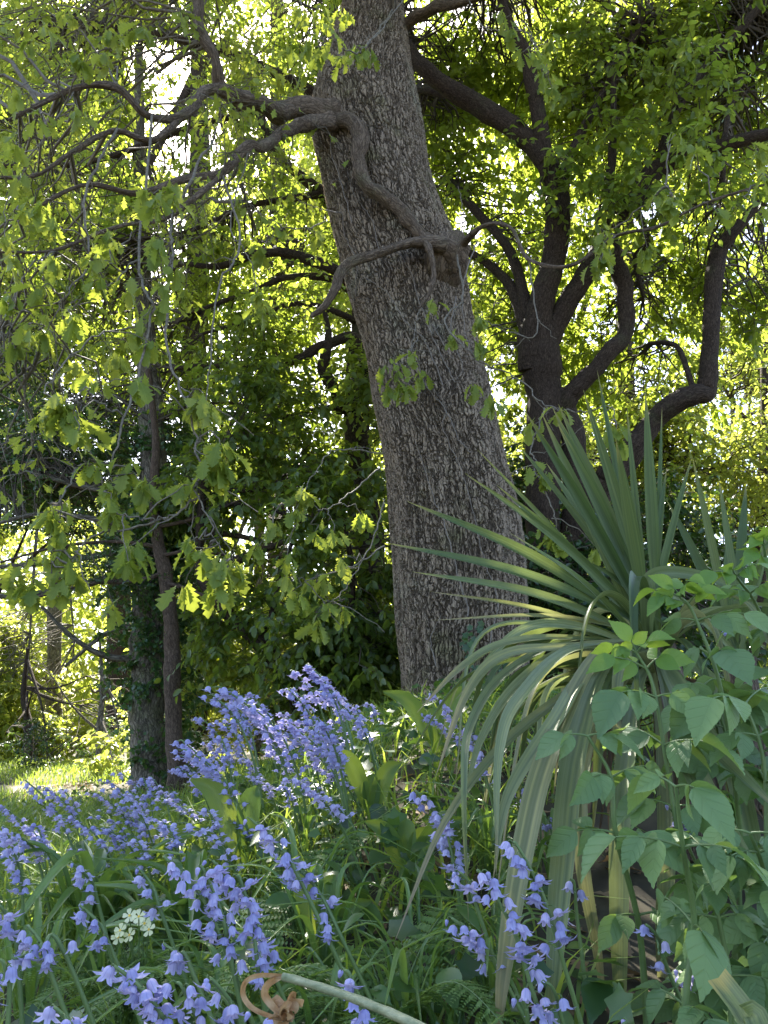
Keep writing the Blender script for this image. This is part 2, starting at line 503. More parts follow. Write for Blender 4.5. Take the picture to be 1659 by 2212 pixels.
M['litter'] = leaf_mat('dead_leaf', [(.10, .055, .025), (.19, .12, .06), (.28, .2, .12)], [(.3, .18, .08), (.4, .28, .12)], tf=.2, rough=.7)
M['primrose'] = plain_mat('primrose_petal', (.78, .76, .42), .6, (.85, .83, .55), 30, tf=.3, tcol=(.8, .8, .4))
M['yolk'] = plain_mat('primrose_eye', (.75, .5, .05), .6)


def bell_mat():
    m, nt, N, L = new_mat('bluebell_petal')
    tc = attr(nt, "tc").outputs["Vector"]
    sep = N.new("ShaderNodeSeparateXYZ"); L.new(tc, sep.inputs[0])
    oi = N.new("ShaderNodeObjectInfo")
    base = ramp(nt, oi.outputs["Random"], [(0, (.33, .32, .58)), (.5, (.46, .44, .67)), (1, (.62, .54, .73))])
    # midrib stripe (x = 1 at a tepal's middle), paler towards the flared tips (y -> 1)
    st = ramp(nt, sep.outputs[0], [(0.80, (0, 0, 0)), (1.0, (1, 1, 1))])
    m1 = N.new("ShaderNodeMix"); m1.data_type = 'RGBA'
    L.new(math_(nt, 'MULTIPLY', st, 0.65), m1.inputs[0]); L.new(base, m1.inputs[6]); m1.inputs[7].default_value = (.15, .15, .42, 1)
    tp = ramp(nt, sep.outputs[1], [(0.55, (0, 0, 0)), (1.0, (1, 1, 1))])
    m2 = N.new("ShaderNodeMix"); m2.data_type = 'RGBA'
    L.new(math_(nt, 'MULTIPLY', tp, 0.45), m2.inputs[0]); L.new(m1.outputs[2], m2.inputs[6]); m2.inputs[7].default_value = (.62, .6, .86, 1)
    pr = N.new("ShaderNodeBsdfPrincipled"); L.new(m2.outputs[2], pr.inputs["Base Color"])
    pr.inputs["Roughness"].default_value = .5
    tr = N.new("ShaderNodeBsdfTranslucent"); tr.inputs[0].default_value = (.48, .44, .80, 1)
    mix = N.new("ShaderNodeMixShader"); mix.inputs[0].default_value = .35
    L.new(pr.outputs[0], mix.inputs[1]); L.new(tr.outputs[0], mix.inputs[2])
    o = N.new("ShaderNodeOutputMaterial"); L.new(mix.outputs[0], o.inputs[0])
    return m


M['bell'] = bell_mat()

# ------------------------------------------------------------------ the ground
def nonuni(a, b, n, c, k):
    t = np.linspace(-1, 1, n)
    f = np.sinh(k * t) / np.sinh(k)
    return np.where(f < 0, c + f * (c - a), c + f * (b - c))


def make_ground():
    xs = nonuni(-260, 260, 241, 0, 6.5)
    ys = nonuni(-120, 420, 261, 3, 6.0)
    X, Y = np.meshgrid(xs, ys)
    Z = ground_h(X, Y)
    n, mcol = X.shape
    i, j = np.meshgrid(np.arange(n - 1), np.arange(mcol - 1), indexing='ij')
    F = np.stack([i * mcol + j, i * mcol + j + 1, (i + 1) * mcol + j + 1, (i + 1) * mcol + j], -1).reshape(-1, 4)
    mb = MB()
    V = np.stack([X, Y, Z], -1).reshape(-1, 3)
    mb.add(V, F, V)
    tag(mb.build('ground', M['soil']), kind='structure')
    # worn path across the lawn at the far left
    mb = MB()
    xs = np.linspace(-14, -3.5, 60)
    yc = 8.6 + 0.25 * np.sin(xs * .8) - (xs + 6) * 0.12
    for_ = np.linspace(-.45, .45, 5)
    X = np.repeat(xs[:, None], 5, 1)
    Y = yc[:, None] + for_[None] * (1 + .25 * np.sin(xs * 3.1))[:, None]
    V = np.stack([X, Y, ground_h(X, Y) + .012], -1).reshape(-1, 3)
    i, j = np.meshgrid(np.arange(59), np.arange(4), indexing='ij')
    F = np.stack([i * 5 + j, (i + 1) * 5 + j, (i + 1) * 5 + j + 1, i * 5 + j + 1], -1).reshape(-1, 4)
    mb.add(V, F, V)
    tag(mb.build('path', M['pathm']), kind='structure')


make_ground()


def blades(mb, X, Y, hgt, wid, lean, r, mat=0, seg=4):
    """grass-like blades: vectorised tapering, drooping strips"""
    K = len(X)
    Z = ground_h(X, Y)
    az = r.uniform(0, 2 * np.pi, K)
    t = np.linspace(0, 1, seg + 1)
    out = np.stack([np.cos(az), np.sin(az), np.zeros(K)], -1)
    side = np.stack([-np.sin(az), np.cos(az), np.zeros(K)], -1)
    bend = (lean * t[None] ** 2)[..., None] if np.ndim(lean) == 0 else (lean[:, None] * t[None] ** 2)[..., None]
    up = np.array((0, 0, 1.0))
    B = np.stack([X, Y, Z - .01], -1)
    C = B[:, None] + hgt[:, None, None] * ((t[None, :, None] * (1 - 0.35 * bend)) * up + bend * out[:, None])
    wv = wid[:, None] * np.minimum(1, (1 - t[None]) * 2.2 + .03) * (0.6 + .4 * np.minimum(1, t[None] * 4))
    Lv = C - side[:, None] * wv[..., None] * .5
    Rv = C + side[:, None] * wv[..., None] * .5
    V = np.stack([Lv, Rv], 2)  # K, seg+1, 2, 3
    k, i = np.meshgrid(np.arange(K), np.arange(seg), indexing='ij')
    b = k * (seg + 1) * 2 + i * 2
    F = np.stack([b, b + 1, b + 3, b + 2], -1).reshape(-1, 4)
    tc = np.zeros((K, seg + 1, 2, 3)); tc[..., 1] = t[None, :, None]; tc[:, :, 0, 0] = -1; tc[:, :, 1, 0] = 1
    mb.add(V.reshape(-1, 3), F, tc.reshape(-1, 3), np.repeat(r.uniform(0, 1, K), seg), mat)


# ------------------------------------------------------------------ crowns
CARVE = []   # gaps in the canopy the sun comes through: (point on the ground or plant, radius)
_s = np.array(SUN)
for p, rad in ((at(120, 1690, 8.6), 1.5), (at(60, 1650, 10.5), 1.4), (at(170, 1640, 12), 1.3), (at(1540, 900, 10.5), 1.4), (at(1350, 760, 10), .8), (at(1500, 640, 10.5), 1.0),
               (at(1300, 300, 8), .8), (at(1520, 240, 8), .8), (at(1080, 480, 8), .7), (at(1000, 120, 8), .7), (at(1400, 520, 8), .6), (at(1230, 120, 8), .6), (at(1600, 450, 8), .6),
               (at(120, 300, 8.5), .8), (at(420, 380, 8.5), .7), (at(600, 560, 8), .7), (at(300, 700, 8.5), .7), (at(620, 900, 7.5), .5), (at(500, 1000, 7), .4),
               (at(150, 880, 3), .3), (at(60, 430, 3.3), .35), (at(100, 620, 3.2), .3), (at(240, 1070, 3), .25), (at(460, 1200, 2.9), .2), (at(340, 430, 3.3), .3), (at(680, 60, 3.6), .3),
               (at(100, 1850, 3.2), .45), (at(230, 1930, 2.4), .3), (at(760, 1760, 2.6), .25), (at(1150, 1420, 1.9), .15), (at(1290, 1450, 1.6), .1), (at(1560, 1300, 1.55), .12), (at(1540, 1800, 1.2), .08), (at(320, 1780, 2.3), .25), (at(690, 1560, 2.6), .3),
               (at(40, 1450, 14), 1.6), (at(620, 1300, 12.5), 1.1), (at(1250, 1550, 1.9), .22), (at(600, 1650, 2.4), .3), (at(960, 1480, 5.1), .22)):
    CARVE.append((p, rad))


def carve(P, extra=0.0):
    keep = np.ones(len(P), bool)
    for p, rad in CARVE:
        v = P - p
        t = v @ _s
        d = np.linalg.norm(v - t[:, None] * _s, axis=1)
        keep &= ~((d < rad + extra) & (t > .7))
    return P[keep]


def region(specs, r, clump=0.3, per=7):
    """specs: (px, py, depth, rx, ry, rz, n) ellipsoids -> cluster centres, gathered into loose clumps"""
    out = []
    for px, py, d, rx, ry, rz, n in specs:
        c = at(px, py, d)
        k = max(1, n // per)
        u = nrm(r.normal(size=(k, 3))) * (r.uniform(0, 1, (k, 1)) ** (1 / 2.4))
        sub = c + u * np.array((rx, ry, rz))
        idx = r.integers(0, k, n)
        out.append(sub[idx] + r.normal(size=(n, 3)) * clump)
    return carve(np.vstack(out), max(0.0, clump - .3) * 1.2)


def crown(mb, limb, C, r, tmpl, size, tw=5, lv=10, tlen=.4, droop=.3, conn_r=.012, up=.1, wood=1, leafmat=0, sag=.12, flat=0.0, sizevar=.3, conn_n=6):
    N_ = len(C)
    if N_ == 0: return
    limb = np.asarray(limb)
    idx = np.empty(N_, int)
    for a in range(0, N_, 500):
        d = ((C[a:a + 500, None] - limb[None]) ** 2 * np.array((1, 1, 1.6))).sum(-1)
        nk = min(9, d.shape[1] - 1)
        kk = np.argpartition(d, nk, axis=1)[:, :nk]
        idx[a:a + 500] = kk[np.arange(len(kk)), r.integers(0, kk.shape[1], len(kk))]
    A = limb[idx]
    t = np.linspace(0, 1, conn_n)[None, :, None]
    dist = np.linalg.norm(C - A, axis=1)[:, None, None]
    P = A[:, None] * (1 - t) + C[:, None] * t
    wob = r.normal(size=(N_, conn_n, 3)) * .055 * dist * np.sin(np.pi * t)
    P = P + wob + np.array((0, 0, 1.0)) * (sag * dist * np.sin(np.pi * t) * r.uniform(-.6, 1.4, (N_, 1, 1)))
    rad = conn_r * (1.0 - .75 * t[..., 0]) * np.clip(dist[..., 0], .35, 2.2) ** .6 * np.ones((N_, 1))
    batch_tubes(mb, P, rad, 4, wood)
    K = N_ * tw
    S0 = np.repeat(C, tw, 0)
    frac = r.uniform(.5, 1, (K, 1))
    S0 = np.repeat(P[:, -2], tw, 0) * (1 - frac) + S0 * frac
    dirs = nrm(np.repeat(nrm(C - A), tw, 0) * .5 + r.normal(size=(K, 3)) * np.array((1, 1, .7)) + np.array((0, 0, up)))
    Ln = tlen * r.uniform(.45, 1.3, (K, 1, 1))
    tt = np.linspace(0, 1, 5)[None, :, None]
    TP = S0[:, None] + dirs[:, None] * tt * Ln + np.array((0, 0, -droop)) * tt ** 2 * Ln + r.normal(size=(K, 5, 3)) * .03 * Ln * tt
    batch_tubes(mb, TP, np.broadcast_to(conn_r * .28 * (1.15 - tt[..., 0]), (K, 5)), 3, wood)
    # leaves
    u = (np.arange(lv) + r.uniform(-.3, .3, (K, lv))) / max(1, lv - 1) * .85 + .15
    u = np.clip(u, .05, 1)
    f = u * 4
    i0 = np.clip(f.astype(int), 0, 3)
    fr = (f - i0)[..., None]
    ar = np.arange(K)[:, None]
    LP = TP[ar, i0] * (1 - fr) + TP[ar, i0 + 1] * fr
    tg = nrm(TP[ar, i0 + 1] - TP[ar, i0])
    side = nrm(np.cross(tg, np.array((0, 0, 1.0)) + r.normal(size=(K, 1, 3)) * .3)) * np.where(np.arange(lv) % 2, 1, -1)[None, :, None]
    D = nrm(tg * .6 + side * .9 + r.normal(size=(K, lv, 3)) * .35 + np.array((0, 0, -droop)) * 1.1)
    Nn = np.array((0, 0, 1.0)) * (1 + flat) + r.normal(size=(K, lv, 3)) * .55 + tg * .2
    leaves(mb, tmpl, LP.reshape(-1, 3), D.reshape(-1, 3), Nn.reshape(-1, 3), size * r.uniform(1 - sizevar, 1 + sizevar * .6, K * lv),
           np.clip(np.repeat(r.uniform(0, 1, K), lv) * .6 + r.uniform(0, .4, K * lv), 0, 1), leafmat)


def limb_path(pts, r=None, wig=0.0, n=7):
    """pts: (px, py, depth, width_px) -> world points and radii"""
    A = np.array([list(at(p[0], p[1], p[2])) + [p[3] * .5 * np.linalg.norm(at(p[0], p[1], p[2]) - np.array((0, 0, CAMZ))) / FPX / math.hypot(1, (p[0] - 829.5) / FPX, (p[1] - 1106) / FPX)] for p in pts])
    Sp = spline(A, n)
    P, R = Sp[:, :3], np.maximum(Sp[:, 3], .002)
    if wig and r is not None:
        k = len(P)
        w_ = np.cumsum(r.normal(size=(k, 3)), 0)
        w_ -= np.linspace(0, 1, k)[:, None] * w_[-1]
        P = P + w_ * wig * R[:, None] * .5
    return P, R


def make_tree(name, base, trunk, limbs, crownf, barkm, label, cat='tree', group=None, sides=18, wob=.05, mats=None, seed=1, origin=None, tname='trunk'):
    r = np.random.default_rng(seed)
    root = thing(name, base, label, cat, group)
    allp = []
    for nm, lst in ((tname, trunk), ('branch', limbs)):
        for L_ in lst:
            P, R = limb_path(L_, r, .12)
            mb = MB(); tube(mb, P, R, sides if R.max() > .06 else 8, wob=wob, r_=r)
            mb.build(nm, barkm, root)
            allp.append(P)
    allp = np.vstack(allp)
    mb = MB()
    crownf(mb, allp, r)
    mb.build('crown', mats, root)
    return root


# ================================================================== 1. the big oak
def make_oak():
    r = np.random.default_rng(5)
    base = at(1010, 1560, 5.4)
    base[2] = ground_h(base[0], 5.4)
    root = thing('oak_tree', base, 'massive leaning oak with deeply cracked grey bark rising behind the sword-leaved plant', 'tree')
    prof = [(1700, 830, 1190), (1620, 848, 1168), (1560, 862, 1150), (1475, 872, 1135), (1330, 860, 1134), (1187, 850, 1130), (1060, 838, 1108), (937, 818, 1078), (837, 800, 1052), (737, 782, 1028),
            (600, 747, 998), (530, 728, 978), (400, 698, 930), (270, 672, 908), (150, 700, 888), (0, 746, 866), (-200, 770, 850), (-500, 790, 850), (-900, 800, 845)]
    A = []
    for y, a, b in prof:
        cc = at((a + b) / 2, y, 5.4)
        e1, e2 = at(a, y, 5.4), at(b, y, 5.4)
        A.append(list(cc) + [np.linalg.norm(e2 - e1) / 2])
    A = np.array(A)
    n_u, n_s = 460, 1150
    Sp = spline(A, 60)
    s = np.concatenate([[0], np.cumsum(np.linalg.norm(np.diff(Sp[:, :3], axis=0), axis=1))])
    smax = np.interp(at(800, -260, 5.4)[2], Sp[:, 2], s)
    # fine in view, coarse above it
    sf = np.concatenate([np.linspace(0, smax, n_s), np.linspace(smax, s[-1], 120)[1:]])
    P = np.stack([np.interp(sf, s, Sp[:, k]) for k in range(4)], -1)
    th = np.linspace(0, 2 * np.pi, n_u, endpoint=False)
    R = P[:, 3][:, None] * np.ones(n_u)
    hh = sf[:, None]
    # flutes and buttress swellings
    R = R * (1 + .022 * np.sin(5 * th[None] + hh * .5) + .018 * np.sin(9 * th[None] - hh * .9 + 1) + .012 * np.sin(14 * th[None] + hh * 1.7) + .02 * np.sin(2 * th[None] + hh * 2.0))
    R = R * (1 + .012 * np.sin(3.3 * hh + 3 * th[None]) * np.sin(1.9 * hh + th[None] + 2) + .010 * np.sin(7.1 * hh + 4 * th[None] + 1))
    R = R * (1 + .22 * np.exp(-hh / .25) * (1 + .5 * np.sin(5 * th[None] + 1)))
    V = np.stack([P[:, 0:1] + R * np.cos(th), P[:, 1:2] + R * np.sin(th), P[:, 2:3] + 0 * R], -1)
    tc = np.stack([np.broadcast_to(.4 * np.cos(th), R.shape), np.broadcast_to(.4 * np.sin(th), R.shape), np.broadcast_to(hh, R.shape)], -1)
    n = len(sf)
    i, j = np.meshgrid(np.arange(n - 1), np.arange(n_u), indexing='ij')
    j2 = (j + 1) % n_u
    F = np.stack([i * n_u + j, i * n_u + j2, (i + 1) * n_u + j2, (i + 1) * n_u + j], -1).reshape(-1, 4)
    mb = MB(); mb.add(V.reshape(-1, 3), F, tc.reshape(-1, 3))
    mb.build('trunk', M['oakbark'], root)

    limbs = [
        # heavy limb leaving to the left at the collar, running towards the camera
        [(770, 285, 5.35, 100), (715, 245, 5.05, 66), (655, 228, 4.9, 42), (610, 236, 4.8, 35), (560, 212, 4.65, 31), (525, 214, 4.6, 30), (480, 178, 4.5, 27), (462, 120, 4.4, 25), (430, 60, 4.4, 28), (425, -20, 4.4, 25), (350, -150, 4.4, 22)],
        [(715, 262, 5.0, 42), (660, 268, 4.85, 30), (610, 288, 4.7, 25), (572, 318, 4.5, 22), (535, 322, 4.4, 20), (480, 375, 4.2, 17), (400, 390, 4.0, 17), (300, 420, 3.9, 13), (180, 400, 3.8, 10), (40, 470, 3.7, 7)],
        [(540, 215, 4.6, 30), (450, 195, 4.4, 24), (400, 245, 4.2, 20), (320, 250, 4.0, 17), (250, 190, 3.9, 15), (160, 190, 3.8, 12), (20, 260, 3.7, 8)],
        [(400, 245, 4.2, 16), (330, 300, 4.0, 14), (240, 280, 3.9, 12), (150, 330, 3.8, 10), (70, 380, 3.7, 8), (-60, 380, 3.6, 6)],
        [(480, 375, 4.2, 15), (420, 425, 4.0, 13), (350, 470, 3.9, 11), (250, 490, 3.8, 9), (120, 540, 3.7, 7), (0, 545, 3.6, 5)],
        # bare boughs crossing the face of the trunk
        [(730, 258, 5.02, 28), (770, 270, 4.93, 33), (788, 300, 4.90, 34), (786, 352, 4.88, 28), (803, 400, 4.87, 34), (830, 425, 4.87, 29), (868, 452, 4.87, 30), (900, 492, 4.88, 27), (945, 540, 4.92, 42)],
        [(985, 560, 4.98, 70), (945, 528, 4.84, 46), (885, 523, 4.79, 22), (825, 540, 4.76, 21), (762, 562, 4.73, 19), (735, 590, 4.72, 22), (722, 630, 4.72, 20), (700, 662, 4.72, 16), (672, 684, 4.72, 9)],
        [(915, 515, 4.8, 18), (930, 545, 4.74, 14), (938, 600, 4.72, 11), (925, 640, 4.7, 8), (905, 665, 4.7, 6)],
        # upper right
        [(870, 60, 5.4, 30), (930, 20, 5.2, 24), (1010, 0, 5.0, 20), (1120, -40, 4.8, 15)],
        [(985, 545, 5.0, 26), (1040, 490, 4.6, 9), (1100, 490, 4.4, 8), (1140, 560, 4.2, 9), (1230, 575, 4.0, 8), (1330, 510, 3.9, 7), (1420, 490, 3.8, 6), (1520, 440, 3.7, 6), (1680, 390, 3.6, 5)],
        [(760, -80, 5.4, 60), (650, -170, 5.0, 50), (480, -260, 4.6, 42), (250, -350, 4.0, 30)],
        [(860, -120, 5.4, 60), (1000, -250, 5.0, 46), (1200, -380, 4.6, 36), (1400, -500, 4.0, 26)],
        [(800, -300, 5.4, 60), (780, -600, 4.8, 46), (760, -1100, 4.0, 32)],
    ]
    pts = []
    for L_ in limbs:
        P, Rr = limb_path(L_, r, .15)
        Rr = Rr * (1 + .10 * np.interp(np.arange(len(Rr)), np.arange(0, len(Rr) + 3, 3), r.normal(size=len(np.arange(0, len(Rr) + 3, 3)))))
        mb = MB(); tube(mb, P, Rr, 20 if Rr.max() > .03 else 8, wob=.09, r_=r)
        mb.build('branch', M['limbbark'], root)
        pts.append(P)
    # swollen knot where the boughs leave the trunk
    mb = MB()
    kn = limb_path([(985, 520, 5.45, 30), (968, 528, 5.1, 64), (962, 550, 5.0, 84), (958, 590, 5.06, 74), (950, 625, 5.14, 50), (948, 660, 5.25, 30)], n=12)
    tube(mb, kn[0], kn[1], 40, wob=.16, r_=r)
    mb.build('knot', M['limbbark'], root)
    # pendulous twigs: polylines in pixels, ending in bunches of young leaves
    hang = [
        [(460, 300, 4.2), (375, 470, 3.6), (372, 560, 3.4), (360, 740, 3.2), (395, 850, 3.1), (425, 960, 3.0), (425, 1060, 3.0), (450, 1120, 2.9), (490, 1215, 2.9)],
        [(330, 250, 4.0), (300, 560, 3.5), (330, 680, 3.3), (270, 900, 3.1), (240, 1010, 3.0), (240, 1055, 3.0)],
        [(425, 1040, 3.0), (470, 1030, 3.0), (490, 985, 2.95)],
        [(425, 1075, 3.0), (360, 1120, 2.95), (300, 1118, 2.9), (240, 1105, 2.9)],
        [(240, 1000, 3.0), (170, 1010, 3.0), (130, 1080, 2.9), (105, 1110, 2.9)],
        [(360, 1120, 2.95), (200, 1160, 2.9), (170, 1190, 2.9), (150, 1220, 2.9)],
        [(250, 280, 3.9), (185, 420, 3.6), (190, 560, 3.5), (140, 640, 3.4), (100, 720, 3.4)],
        [(160, 200, 3.8), (90, 300, 3.6), (20, 420, 3.5), (10, 520, 3.4)],
        [(120, 540, 3.7), (60, 580, 3.5), (20, 680, 3.4), (30, 740, 3.4)],
        [(372, 560, 3.4), (330, 640, 3.3), (350, 600, 3.2), (340, 520, 3.1)],
        [(300, 560, 3.5), (230, 620, 3.4), (160, 650, 3.3), (160, 680, 3.3)],
        [(300, 700, 3.3), (200, 730, 3.2), (100, 830, 3.1), (120, 870, 3.0)],
        [(270, 900, 3.1), (200, 860, 3.0), (180, 840, 3.0), (150, 900, 3.0)],
        [(480, 375, 4.2), (520, 520, 3.9), (470, 620, 3.7), (455, 780, 3.5), (440, 880, 3.4)],
        [(540, 322, 4.4), (500, 480, 4.0), (540, 560, 3.9), (560, 640, 3.8)],
        [(985, 545, 4.9), (1000, 640, 4.6), (960, 700, 4.5), (1040, 780, 4.3), (1120, 820, 4.2), (1180, 880, 4.0), (1210, 880, 3.8)],
        [(1140, 560, 4.2), (1160, 720, 4.1), (1060, 700, 4.1), (1040, 690, 4.0)],
        [(900, 730, 4.7), (880, 770, 4.6), (860, 790, 4.5)],
        [(905, 665, 4.7), (900, 700, 4.66), (885, 760, 4.6), (880, 830, 4.55)],
        [(1330, 510, 3.9), (1310, 520, 3.8), (1300, 560, 3.7)],
        [(1330, 490, 3.9), (1400, 440, 3.7), (1440, 400, 3.6), (1450, 430, 3.5)],
        [(1180, 880, 4.0), (1250, 890, 3.9), (1320, 880, 3.8), (1330, 950, 3.7)],
        [(1180, 880, 4.0), (1150, 960, 3.9), (1160, 1000, 3.8), (1180, 1020, 3.8)],
        [(1150, 1000, 3.9), (1190, 1090, 3.8), (1200, 1150, 3.8)],
        [(850, 20, 5.2), (800, 90, 4.4), (770, 115, 4.0), (700, 80, 3.8), (690, 120, 3.7)],
        [(870, 0, 4.6), (810, 80, 4.2), (780, 108, 4.0)],
        [(640, -40, 4.4), (660, 60, 3.9), (700, 90, 3.7), (650, 150, 3.7)],
        [(1010, 0, 5.0), (1050, 60, 4.4), (1140, 70, 4.2), (1160, 120, 4.0)],
        [(1140, 70, 4.2), (1180, 140, 4.0), (1190, 190, 4.0)],
        [(700, 480, 4.8), (640, 495, 4.6), (560, 460, 4.4), (520, 430, 4.3)],
        [(830, 1180, 4.6), (760, 1220, 4.4), (660, 1250, 4.2), (610, 1240, 4.1)],
        [(820, 1010, 4.7), (760, 1060, 4.5), (700, 1100, 4.3), (650, 1070, 4.2)],
        [(830, 1080, 4.7), (800, 1180, 4.5), (740, 1280, 4.3), (700, 1300, 4.2)],
        [(830, 980, 4.7), (730, 970, 4.5), (690, 1010, 4.3), (640, 1080, 4.2)],
    ]
    tips = []
    mbt = MB()
    for H in hang:
        A = np.array([at(*p) for p in H])
        P = spline(A, 8)
        k = len(P)
        P = P + r.normal(size=(k, 3)) * .006
        Ra = np.linspace(.0085 if k > 25 else .005, .0022, k)
        tube(mbt, P, Ra, 6, mat=1)
        pts.append(P)
        tips.append(P[-1])
        # side twigs every so often
        for q in range(6, k - 1, 5):
            if r.random() < .55:
                d = nrm(r.normal(size=3) * np.array((1, .6, .5)) + np.array((0, 0, -.3)))
                Ls = r.uniform(.10, .32)
                tt = np.linspace(0, 1, 7)[:, None]
                Q = P[q] + d * tt * Ls + np.array((0, 0, -.25)) * tt ** 2 * Ls + r.normal(size=(7, 3)) * .006
                tube(mbt, Q, np.linspace(.0035, .0016, 7), 5, mat=1)
                if r.random() < .7: tips.append(Q[-1])
    # more bunches from the left boughs, outlines in the photograph
    fill = [(60, 90, 3.3), (100, 60, 3.3), (170, 130, 3.4), (240, 70, 3.4), (230, 120, 3.3), (40, 200, 3.3), (90, 250, 3.4), (20, 300, 3.3), (50, 370, 3.4), (300, 60, 3.5), (150, 30, 3.4),
            (60, 450, 3.2), (110, 480, 3.2), (30, 560, 3.3), (90, 620, 3.3), (150, 690, 3.2), (60, 700, 3.2), (20, 640, 3.2), (320, 410, 3.3), (380, 420, 3.3), (340, 440, 3.2), (340, 520, 3.2), (370, 400, 3.4),
            (90, 430, 3.2), (210, 560, 3.3), (250, 530, 3.4), (120, 560, 3.2), (170, 240, 3.5), (700, 30, 3.5), (650, 20, 3.5), (720, 70, 3.4), (670, 90, 3.5), (740, 20, 3.6), (1130, 110, 3.9), (1100, 60, 4.0),
            (1170, 150, 3.9), (1080, 30, 4.0), (130, 870, 3.0), (100, 900, 3.0), (160, 880, 3.0), (170, 930, 2.95), (190, 1000, 3.0), (110, 1090, 2.9), (130, 1130, 2.9), (270, 1010, 3.0), (310, 1040, 2.95),
            (240, 1080, 2.95), (400, 1050, 3.0), (460, 1000, 2.95), (480, 960, 2.95), (440, 850, 3.0), (420, 870, 3.0), (30, 1230, 2.9), (60, 1260, 2.9), (130, 1250, 2.9), (110, 1200, 2.9),
            (410, 1170, 2.9), (440, 1190, 2.9), (480, 1230, 2.85), (470, 1270, 2.85), (400, 1260, 2.9), (1300, 530, 3.8), (1310, 500, 3.8), (1300, 560, 3.7), (1420, 420, 3.6), (1450, 440, 3.5), (1460, 290, 3.7), (1500, 320, 3.7),
            (1640, 320, 3.5), (1650, 380, 3.5), (1550, 460, 3.6), (1640, 450, 3.5), (1320, 920, 3.7), (1340, 960, 3.7), (1150, 1010, 3.8), (1180, 1140, 3.8), (1200, 1160, 3.8), (830, 800, 4.5), (870, 830, 4.5),
            (890, 760, 4.55), (850, 830, 4.5), (1040, 740, 4.3), (660, 1060, 4.1), (640, 1100, 4.1), (680, 1150, 4.2), (620, 1200, 4.1), (700, 1250, 4.2), (640, 1290, 4.1), (740, 1210, 4.3), (780, 1110, 4.4), (740, 1320, 4.3),
            (590, 1130, 4.1), (560, 1180, 4.1), (680, 1340, 4.2), (720, 1150, 4.3)]
    P_all = np.vstack(pts)
    for f in fill:
        tips.append(at(*f))
    TP = np.array(tips)
    FT = TP[-len(fill):]
    # link each extra bunch to the closest twig above it
    d = ((FT[:, None] - P_all[None]) ** 2).sum(-1) + np.where(P_all[None, :, 2] < FT[:, None, 2], .3, 0)
    near = P_all[d.argmin(1)]
    t = np.linspace(0, 1, 8)[None, :, None]
    dl = np.linalg.norm(FT - near, axis=1)[:, None, None]
    CP = near[:, None] * (1 - t) + FT[:, None] * t + np.array((0, 0, .16)) * dl * np.sin(np.pi * t) + r.normal(size=(len(FT), 8, 3)) * .02 * np.sin(np.pi * t)
    batch_tubes(mbt, CP, np.linspace(.005, .002, 8)[None] * np.ones((len(FT), 1)), 5, 1)
    # bunches of lobed leaves
    LP, LD, LN, LS, LR = [], [], [], [], []
    for p in TP:
        k = r.integers(6, 13)
        tone = r.uniform(0, 1)
        az0 = r.uniform(0, 6.28)
        for q in range(k):
            az = az0 + q * 2.4 + r.uniform(-.3, .3)
            o = np.array((math.cos(az), math.sin(az), 0))
            dd = nrm(o * r.uniform(.3, 1.0) + np.array((0, 0, -r.uniform(.3, 1.3))))
            LP.append(p + r.normal(size=3) * .018); LD.append(dd)
            LN.append(o * .5 + np.array((0, 0, 1)) + r.normal(size=3) * .4)
            LS.append(r.uniform(.05, .125)); LR.append(np.clip(tone * .6 + r.uniform(0, .4), 0, 1))
    leaves(mbt, T_OAK, np.array(LP), np.array(LD), np.array(LN), np.array(LS), np.array(LR), 0)
    # the high crown that shades the clearing, and a thinner veil of it at the top left of the view
    cent = region([(760, -700, 5.0, 3.0, 2.6, 1.3, 150), (300, -450, 4.4, 2.4, 2.0, 1.2, 90), (1250, -550, 4.8, 2.4, 2.0, 1.2, 90), (700, -1500, 3.0, 3.2, 2.0, 1.2, 90)], r, .35)
    crown(mbt, P_all, cent, r, T_OAKLOW, .10, tw=6, lv=7, tlen=.45, droop=.35, conn_r=.014)
    cent = region([(250, 330, 4.5, 1.3, .7, .9, 60), (120, 650, 4.2, .8, .6, .9, 34), (450, 420, 4.8, .9, .5, .7, 34), (300, 100, 4.8, 1.2, .6, .5, 26)], r, .3)
    crown(mbt, P_all, cent, r, T_OAKLOW, .08, tw=4, lv=2, tlen=.5, droop=.5, conn_r=.012)
    cent = region([(200, 120, 4.6, 1.6, .7, .9, 60), (120, 520, 4.4, 1.1, .6, 1.0, 45), (480, 120, 5.0, 1.0, .6, .6, 20), (330, 700, 4.6, .7, .5, .8, 12)], r, .2)
    crown(mbt, P_all, cent, r, T_OAKLOW, .085, tw=4, lv=6, tlen=.28, droop=.5, conn_r=.008)
    mbt.build('crown', [M['oakleaf'], M['twig']], root)
    return root, P


oak, _ = make_oak()


def trunk_face(px, py, off=0.0):
    """point on the camera side of the oak trunk seen at px,py"""
    ys = [1700, 1560, 1475, 1187, 937, 737, 600, 400, 270, 150, 0]
    cx = np.interp(py, ys[::-1], [1010, 1006, 1003, 990, 948, 905, 872, 814, 790, 794, 806][::-1])
    hw = np.interp(py, ys[::-1], [180, 144, 131, 140, 130, 123, 125, 116, 118, 94, 60][::-1])
    q = np.clip((px - cx) / hw, -1.0, 1.0)
    R = hw / FPX * 5.4 * 1.15
    d = 5.4 - R * math.sqrt(max(0.0, 1 - q * q)) * 1.0 - .012 - off
    return at(px, py, d)


